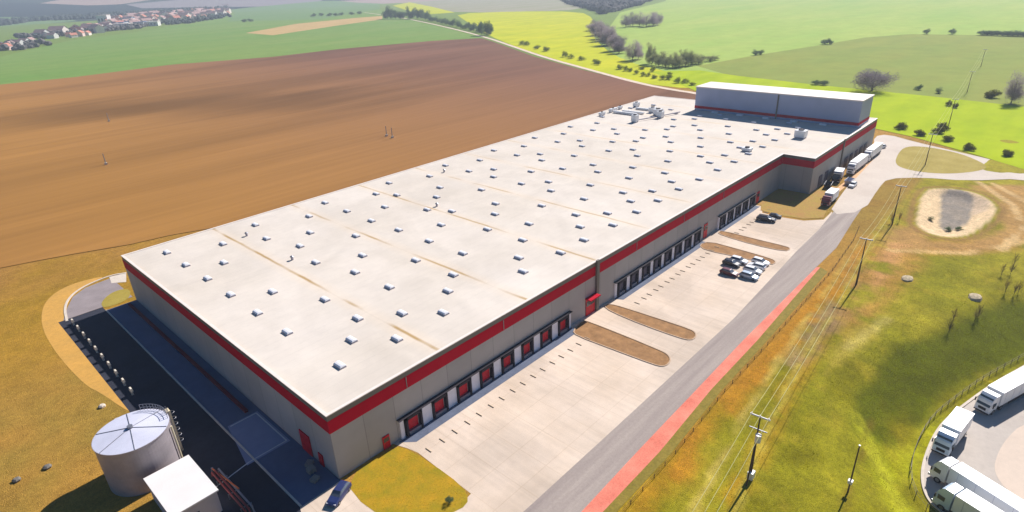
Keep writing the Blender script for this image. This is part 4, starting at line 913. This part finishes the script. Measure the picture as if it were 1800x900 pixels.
def tree_meshes(h, w_, dens, leaf, bare, seed, trunk=.22):
    "trunk-and-limb mesh and crown mesh of many small faces gathered in clumps"
    rnd = random.Random(seed); tb = MB(); th = h*trunk
    tb.tube([(0, 0, -.2), (w_*.01, 0, th*.6), (0, 0, th), (w_*.03, 0, h*.72)], h*.028, 7, h*.008)
    clumps = []
    nl = 12 if bare else 8
    for k in range(nl):
        a = k*2.399+rnd.random(); el = rnd.uniform(.0, 1.3); ln_ = (.5+.5*rnd.random())
        e = Vector((math.cos(a)*math.cos(el)*w_*.46*ln_*1.1, math.sin(a)*math.cos(el)*w_*.46*ln_*1.1, th+(h-th)*math.sin(el)*.9*ln_+h*.06))
        s0 = Vector((0, 0, th*rnd.uniform(.6, 1.1))); mid = s0.lerp(e, .5)+Vector((0, 0, h*.04))
        tb.tube([tuple(s0), tuple(mid), tuple(e)], h*.011, 5, h*.003, cap=False)
        clumps.append((e, w_*rnd.uniform(.16, .3))); clumps.append((mid.lerp(e, .5), w_*rnd.uniform(.12, .2)))
        for q in range(3 if bare else 1):
            e2 = e+Vector((rnd.uniform(-1, 1), rnd.uniform(-1, 1), rnd.uniform(-.3, .8)))*w_*.16
            tb.tube([tuple(mid), tuple(e2)], h*.005, 4, h*.002, cap=False); clumps.append((e2, w_*rnd.uniform(.08, .16)))
    # twigs fill a rounded dome as well as the clumps, with thin spots between
    for q in range(14 if bare else 7):
        a = rnd.uniform(0, 6.28); rr = w_*.33*rnd.random()**.5; clumps.append((Vector((rr*math.cos(a), rr*math.sin(a), th+(h-th)*rnd.uniform(.08, .72))), w_*rnd.uniform(.18, .3)))
    cb = MB(); tot = sum(r_**2 for _, r_ in clumps)
    for c, r_ in clumps:
        for q in range(int(dens*r_**2/tot)):
            d = Vector((rnd.gauss(0, 1), rnd.gauss(0, 1), rnd.gauss(0, .8))).normalized()*r_*(rnd.random()**.45)
            p = c+d
            if p.z < h*.06: p.z = h*.06+rnd.random()*.3
            u = Vector((rnd.gauss(0, 1), rnd.gauss(0, 1), rnd.gauss(0, 1))).normalized(); v = u.orthogonal().normalized()
            if bare: cb.add([p-u*leaf*2.2, p-v*leaf*.2, p+u*leaf*2.2, p+v*leaf*.2], [(0, 1, 2, 3)])
            else:
                v = (v+u.cross(v)*rnd.uniform(-.7, .7)).normalized(); cb.add([p-u*leaf, p-v*leaf*.6, p+u*leaf, p+v*leaf*.6], [(0, 1, 2, 3)])
    return tb, cb
PROTO = {}
m_twig3 = leafmat('brown_twigs', S(140, 104, 80), S(112, 84, 66))
def tree(kind, x, y, h, w_, label, group=None, name=None, rz=None, z=0.0):
    spec = {'bare': (4200, .24, True, m_twig), 'budding': (3600, .24, True, m_twig2), 'dark': (1900, .34, False, m_leafd), 'green': (1700, .32, False, m_leafg), 'shrub': (1500, .3, False, m_leafy), 'sapling': (420, .2, True, m_twig3)}[kind]
    v = random.randint(0, 2); key = (kind, v)
    if key not in PROTO:
        H0, W0 = (10, 9) if kind != 'shrub' else (3.0, 3.6)
        tb, cb = tree_meshes(H0, W0, spec[0], spec[1]*(1 if kind != 'shrub' else .6), spec[2], 11*v+hash(kind) % 7 if False else 11*v+len(kind), {'shrub': .1, 'dark': .1, 'green': .1, 'sapling': .2}.get(kind, .12))
        r_ = empty(name or 'tree'); a_ = tb.build('trunk', m_bark, r_); b2 = cb.build('crown', spec[3], r_); PROTO[key] = (r_, a_, b2, H0, W0); first_ = True; root = r_
    else:
        r0, a0, b0, H0, W0 = PROTO[key]; root = r0.copy(); COL.objects.link(root)
        for ch in (a0, b0): c = ch.copy(); COL.objects.link(c); c.parent = root
        for k in ('label', 'group', 'category'):
            if k in root: del root[k]
    root.name = name or {'shrub': 'shrub'}.get(kind, 'tree')
    root.location = (x, y, z); root.scale = (w_/W0, w_/W0, h/H0); root.rotation_euler = (0, 0, random.uniform(0, 6.28) if rz is None else rz)
    tag(root, label, 'tree' if kind != 'shrub' else 'shrub', group); return root
def T(kind, px, py, hpx, wpx, label, group=None, name=None, z=0.0):
    x, y = G(px, py); d = math.sqrt((x-CAM_C[0])**2+(y-CAM_C[1])**2+CAM_C[2]**2)
    return tree(kind, x, y, hpx*d/CAM_F, wpx*d/CAM_F, label, group, name, None, z)
T('bare', 1532, 160, 38, 54, 'big wide bare tree standing alone between the two fields')
T('bare', 1777, 182, 42, 26, 'tall bare tree at the right edge of the fields')
T('shrub', 1745, 172, 12, 18, 'low bare bush left of the tall bare tree')
for p, q in [(1583, 225), (1615, 236), (1650, 232), (1664, 246), (1702, 262), (1770, 272), (1656, 226)]:
    T('shrub', p, q+2, 10, 15, 'round dark shrub in the lime field behind the far road', 'round shrubs behind the far road')
for p, q in [(1668, 186), (1679, 190)]: T('shrub', p, q, 8, 8, 'small dark bush under the power line in the field', 'small bushes under the power line')
for p, q, a in [(1327, 97, 10), (1336, 96, 12), (1434, 149, 14), (1448, 150, 14), (1450, 78, 14), (1458, 78, 10), (1628, 60, 9), (1673, 60, 9), (1615, 158, 10), (1650, 164, 10)]:
    T('dark', p, q, 8, a, 'small dark bush on the boundary between the right hand fields', 'bushes on the field boundaries')
for k in range(16): T('dark', 1726+k*9, 62+k*.3, 7, 13, 'dark bush in the clipped row at the top right', 'hedge bushes at the top right')
COPSE = [(1050, 62, 26, 20), (1057, 72, 30, 24), (1068, 80, 32, 24), (1080, 90, 32, 24), (1088, 94, 26, 20), (1074, 74, 26, 20), (1046, 52, 18, 16)]
COPSE += [(a+random.uniform(-6, 6), b2+random.uniform(-5, 4), c_*random.uniform(.7, 1), d_*1.15) for a, b2, c_, d_ in COPSE]
for p, q, h_, w_ in COPSE:
    T('bare', p, q, h_, w_, 'grey bare tree in the dense copse beside the yellow green field', 'bare trees of the copse')
for p, q, h_, w_ in [(1112, 106, 36, 26), (1122, 104, 26, 18)]: T('bare', p, q, h_, w_, 'bare rounded tree just right of the copse', 'trees right of the copse')
for p, q in [(1100, 48), (1112, 46), (1124, 46), (1136, 47), (1148, 46), (1155, 44)]: T('bare', p, q, 22, 18, 'grey tree in the short row behind the copse', 'short tree row behind the copse')
for p, q, h_ in [(1146, 115, 18), (1158, 117, 16), (1170, 119, 16), (1182, 120, 15), (1194, 119, 18), (1205, 117, 20), (1216, 115, 18), (1228, 113, 12), (1142, 112, 34), (1152, 114, 22), (1164, 116, 24), (1176, 117, 20), (1188, 118, 24), (1200, 116, 26), (1210, 115, 26), (1222, 112, 16), (1234, 110, 12), (1248, 108, 10), (1256, 106, 8)]:
    T('budding', p, q, h_, 17, 'grey green budding tree along the ditch above the warehouse', 'budding trees along the ditch')
for p, q in [(918, 79), (926, 80), (945, 86), (960, 90), (994, 100), (1004, 103), (1022, 106), (1046, 112), (1052, 114), (1090, 122), (1100, 125), (1108, 126), (1118, 130), (1130, 134), (1140, 134), (1150, 138), (1164, 140), (1176, 140), (1190, 146), (1204, 146), (1216, 150), (1130, 122), (1148, 126), (1176, 132)]:
    T('green', p, q, random.uniform(7, 11), random.uniform(9, 14), 'roadside bush along the pale farm track', 'bushes along the farm track')
for k in range(26):
    p = 682+k*7.2+random.uniform(-2, 2); q = 33+max(0, (k-8))*1.6
    T('dark', p, q, random.uniform(12, 18) if k < 9 else random.uniform(8, 15), random.uniform(11, 16), 'dark tree in the wood edge where the farm track begins', 'dark trees at the start of the farm track')
for p in (846, 856, 862): T('dark', p, 62, 24, 11, 'tall dark tree at the end of the row by the track', 'tall trees ending the track row')
for p, q in [(430, 39), (440, 38), (552, 29), (565, 28), (580, 28), (600, 27), (618, 26), (632, 25), (590, 28)]: T('dark', p, q, 5, 9, 'tiny dark tree out in the far green field', 'trees in the far green field')
# young trees in the meadow near the truck yard
for i, (p, q) in enumerate([(1760, 484), (1776, 482), (1782, 466), (1768, 510), (1784, 512), (1792, 508), (1670, 575), (1676, 560), (1716, 556), (1722, 548), (1566, 392), (1580, 390)]):
    x, y = G(p, q); tree('sapling', x, y, 3.6, 1.5, 'thin bare sapling in the meadow above the truck yard' if i < 10 else 'thin bare sapling between the power poles and the basin', 'saplings in the meadow' if i < 10 else 'saplings by the basin', 'sapling', None, lz(x, y))
x, y = G(790, 884); tree('dark', x, y, 1.3, 1.2, 'small dark bush on the dry lawn before the warehouse corner', None, 'shrub')
for i, (p, q) in enumerate([(1636, 388), (1668, 404), (1684, 404)]): 
    x, y = G(p, q, -1); tree('dark', x, y, 1.1, 1.8, 'low dark clump at the rim of the stone basin', 'clumps at the basin', 'shrub', None, lz(x, y))
for i, (p, q) in enumerate([(1595, 490), (1714, 522)]):
    x, y = G(p, q); mb = MB(); n_ = 9; vs = []
    for z, r_ in ((-.2, 1.2), (.3, 1.0), (.55, .5)): vs += [(r_*1.5*(1+.3*random.random())*math.cos(2*math.pi*k/n_), r_*(1+.3*random.random())*math.sin(2*math.pi*k/n_), z) for k in range(n_)]
    mb.add(vs, [(k*n_+j, k*n_+(j+1) % n_, (k+1)*n_+(j+1) % n_, (k+1)*n_+j) for k in range(2) for j in range(n_)]+[tuple(2*n_+j for j in range(n_))])
    tag(mb.build('rubble_heap', mat('rubble', S(188, 170, 140), .95, 2, amp=.35), loc=(x, y, lz(x, y))), ['pale rubble heap in the meadow below the basin', 'pale rubble heap near the saplings'][i], 'rubble heap')

# grass tufts: uncountable, one object per kind of grass
def tufts(name, n_, region, m, hmin, hmax, ok, seed):
    rg = np.random.default_rng(seed); P_ = GL(region); xs = [p[0] for p in P_]; ys = [p[1] for p in P_]
    c = rg.uniform([min(xs), min(ys)], [max(xs), max(ys)], (n_*6, 2)); dens = fbm(c[:, 0], c[:, 1], 5, 17, 3)
    keep = (sdist(c[:, 0], c[:, 1], P_) < 0) & ok(c[:, 0], c[:, 1]) & (rg.random(len(c)) < sstep((dens-.15)/.4)); c = c[keep][:n_]; zz = lev(c[:, 0], c[:, 1])
    mb = MB()
    for (x, y), z in zip(c, zz):
        h = rg.uniform(hmin, hmax); w_ = h*rg.uniform(.5, 1.0); a = rg.uniform(0, 3.14)
        lx, ly = rg.uniform(-.4, .4, 2)*h; w_ *= 1.7
        b4 = [(x+math.cos(a+k*1.26)*w_*rg.uniform(.6, 1.2), y+math.sin(a+k*1.26)*w_*rg.uniform(.6, 1.2), z-.03) for k in range(5)]
        mb.add(b4+[(x+lx, y+ly, z+h)], [(k, (k+1) % 5, 5) for k in range(5)])
    o = mb.build(name, m); return tag(o, kind='stuff')
fl = lambda x, y: (sdist(x, y, YARD) > 2.2) & (sdist(x, y, BASIN) > 2) & (y < -35.5)
tufts('meadow_grass', 12000, [(1090, 910), (1440, 490), (1530, 420), (1800, 440), (1830, 620), (1640, 700), (1600, 860), (1630, 910)], mat('meadow_blades', S(176, 164, 36), .95, .12, col2=S(140, 136, 20), spec=.05), .03, .09, fl, 3)
gl = lambda x, y: ((x < -16.5) | (y > 109)) & (np.hypot(x-TX, y-TY) > 5.8) & ~((x > -22) & (y < 20)) & (sdist(x, y, sp) > .3)
tufts('dry_grass', 12000, [(-20, 480), (200, 440), (215, 478), (60, 520), (60, 580), (150, 700), (180, 770), (200, 880), (60, 910), (-20, 910)], mat('dry_blades', S(196, 154, 78), .95, .12, col2=S(166, 130, 54), spec=.05), .03, .10, gl, 4)
tufts('lawn_grass', 1500, [(640, 890), (625, 855), (700, 800), (730, 800), (815, 866), (812, 886), (780, 898), (700, 904)], mat('lawn_blades', S(198, 160, 36), .95, .4, col2=S(160, 144, 24), spec=.05), .04, .12, lambda x, y: x > -1e9, 5)

# far woods: one mass
def woodmat(name, c1, c2): return mat(name, c1, .95, .05, col2=c2, spec=.05)
def wood(name, pts, dens, hh, m, z=0):
    mb = MB(); P = GL(pts); xs = [p[0] for p in P]; ys = [p[1] for p in P]; n_ = 0
    cand = rng.uniform([min(xs), min(ys)], [max(xs), max(ys)], (dens*14, 2)); inside = sdist(cand[:, 0], cand[:, 1], P) < 0; cand = cand[inside][:dens]
    for x, y in cand:
        w_ = random.uniform(.7, 1.3)*hh*.55; h_ = random.uniform(.6, 1.15)*hh; k = 7; vs = []
        for zz, r_ in ((.05, .75), (.45, 1.0), (.8, .7)):
            o_ = random.random(); vs += [(x+w_*r_*(.75+.5*random.random())*math.cos(2*math.pi*(j+o_)/k), y+w_*r_*(.75+.5*random.random())*math.sin(2*math.pi*(j+o_)/k), zz*h_*(.85+.3*random.random())+z) for j in range(k)]
        vs.append((x, y, h_+z)); mb.add(vs, [(a*k+j, a*k+(j+1) % k, (a+1)*k+(j+1) % k, (a+1)*k+j) for a in range(2) for j in range(k)]+[(2*k+j, 2*k+(j+1) % k, 3*k) for j in range(k)])
    o = mb.build(name, m); tag(o, kind='stuff'); o['label'] = 'far wood of grey and dark trees seen as one mass'; o['category'] = 'wood'; return o
m_wood1 = woodmat('far_wood', S(84, 86, 84), S(66, 80, 66)); m_wood2 = woodmat('far_bare_wood', S(120, 112, 110), S(96, 96, 92))
wood('forest', [(-60, 52), (-60, 34), (60, 29), (140, 27), (250, 22), (330, 17), (400, 12), (400, 20), (330, 26), (200, 33), (60, 40)], 2600, 16, m_wood1)
wood('forest', [(980, -4), (1085, -8), (1160, -6), (1130, 8), (1085, 20), (1060, 26), (1040, 18), (1000, 8)], 1500, 13, m_wood2)
wood('copse', [(-40, 82), (20, 78), (80, 74), (88, 80), (40, 88), (-40, 92)], 60, 9, m_wood2)
wood('copse', [(30, 66), (90, 60), (160, 54), (180, 50), (260, 46), (250, 50), (150, 60), (60, 70)], 160, 10, m_wood2)
wood('copse', [(260, 40), (330, 36), (400, 26), (406, 30), (330, 42), (262, 46)], 120, 10, m_wood1)

# ------------------------------------------------------------------ town
m_hw = [mat('house_cream', S(240, 224, 214), .8, .5, amp=.08), mat('house_white', S(232, 228, 224), .8, .5, amp=.06), mat('house_pink', S(228, 196, 188), .8, .5, amp=.08)]
m_tile = [mat('roof_tile_red', S(206, 136, 116), .85, .6, amp=.15), mat('roof_tile_brown', S(176, 142, 136), .85, .6, amp=.15)]
m_blueroof = mat('blue_sheet_roof', S(70, 96, 140), .6, .3, amp=.1)
HP = []
for k in range(4):
    r_ = empty('house'); L_, W_, hh = [(12, 9, 5), (15, 10, 6), (10, 10, 5.5), (18, 10, 7)][k]
    MB().box(-L_/2, -W_/2, 0, L_/2, W_/2, hh).add([(-L_/2, -W_/2, hh), (-L_/2, W_/2, hh), (-L_/2, 0, hh+3.4), (L_/2, -W_/2, hh), (L_/2, W_/2, hh), (L_/2, 0, hh+3.4)], [(0, 1, 2), (3, 5, 4)]).build('wall', m_hw[k % 3], r_)
    MB().add([(-L_/2-.4, -W_/2-.5, hh-.3), (L_/2+.4, -W_/2-.5, hh-.3), (L_/2+.4, 0, hh+3.6), (-L_/2-.4, 0, hh+3.6), (-L_/2-.4, W_/2+.5, hh-.3), (L_/2+.4, W_/2+.5, hh-.3)], [(0, 1, 2, 3), (3, 2, 5, 4)]).build('roof', m_tile[k % 2], r_)
    HP.append([r_, False])
def house(x, y):
    k = random.randint(0, 3); r_, used = HP[k]
    o = r_ if not used else copy_tree(r_); HP[k][1] = True
    o.location = (x, y, 0); o.rotation_euler = (0, 0, random.choice([.3, .9, 1.6, 2.2])+random.uniform(-.1, .1)); s_ = random.uniform(1.1, 1.8)*(1 if x*x+y*y > 1500**2 else .7); o.scale = (s_, s_, s_)
    tag(o, 'small pitched roof house in the distant town beyond the green fields', 'house', 'houses of the distant town'); return o
TOWN = [(40, 72), (60, 66), (120, 58), (180, 48), (200, 34), (300, 26), (400, 16), (408, 26), (330, 36), (260, 44), (180, 58), (120, 66)]
P = GL(TOWN); xs = [p[0] for p in P]; ys = [p[1] for p in P]
cand = rng.uniform([min(xs), min(ys)], [max(xs), max(ys)], (9000, 2)); ins = sdist(cand[:, 0], cand[:, 1], P) < -5; cand = cand[ins]
placed = []
for x, y in cand:
    if all((x-a)**2+(y-b2)**2 > 23**2 for a, b2 in placed): placed.append((x, y))
    if len(placed) >= 210: break
for x, y in placed: house(x, y)
for p, q in [(8, 84), (20, 82), (34, 80), (44, 78), (14, 88), (55, 76), (130, 66), (142, 64), (155, 62), (165, 57), (174, 53)]: house(*G(p, q))
IND = [((200, 50), 60, 26, 12, 0, 'blue roofed industrial hall at the edge of the distant town'), ((186, 44), 26, 22, 24, 1, 'white tower block building left in the distant works'), ((216, 50), 40, 22, 10, 1, 'white low hall right of the blue roofed hall in the town'), ((240, 47), 44, 20, 10, 0, 'blue grey hall second from the right in the distant works'),
       ((258, 46), 60, 18, 9, 1, 'long white hall rightmost in the distant works'), ((172, 50), 30, 20, 8, 1, 'small white shed leftmost in the distant works'), ((305, 32), 34, 22, 14, 1, 'tall pale hall standing alone right of the works'), ((226, 42), 30, 20, 14, 0, 'blue roofed hall behind the distant works')]
for (p, q), a, b2, h_, k, lab in IND:
    x, y = G(p, q); o = empty('factory_hall', (x, y, 0), -.7); tag(o, lab, 'industrial building', 'works at the edge of the distant town')
    MB().box(-a/2, -b2/2, 0, a/2, b2/2, h_).build('wall', m_hw[1], o); MB().box(-a/2-.4, -b2/2-.4, h_, a/2+.4, b2/2+.4, h_+1).build('roof', m_blueroof if k == 0 else m_coping, o)
    for j in range(int(a/8)): MB().box(-a/2+3+j*8, -b2/2-.1, h_*.4, -a/2+7+j*8, -b2/2-.02, h_*.7).build('window', m_glassd, o)

# ------------------------------------------------------------------ haze
hz = MB().box(-7200, -7200, -8, 7200, 7200, 420).build('haze', None) if False else None
me = bpy.data.meshes.new('haze'); bm = bmesh.new(); bmesh.ops.create_cube(bm, size=1)
for v in bm.verts: v.co = Vector((v.co.x*15000, v.co.y*15000, (v.co.z+.5)*240-8))
bm.to_mesh(me); bm.free(); hz = bpy.data.objects.new('haze', me); COL.objects.link(hz); tag(hz, kind='stuff')
hm = bpy.data.materials.new('air'); hm.use_nodes = True; n = hm.node_tree; n.nodes.remove(n.nodes['Principled BSDF'])
pv = n.nodes.new('ShaderNodeVolumePrincipled'); pv.inputs['Color'].default_value = (.76, .86, 1, 1); pv.inputs['Density'].default_value = .00020; pv.inputs['Anisotropy'].default_value = .2
n.links.new(pv.outputs[0], n.nodes['Material Output'].inputs['Volume']); me.materials.append(hm)
bpy.context.view_layer.update()
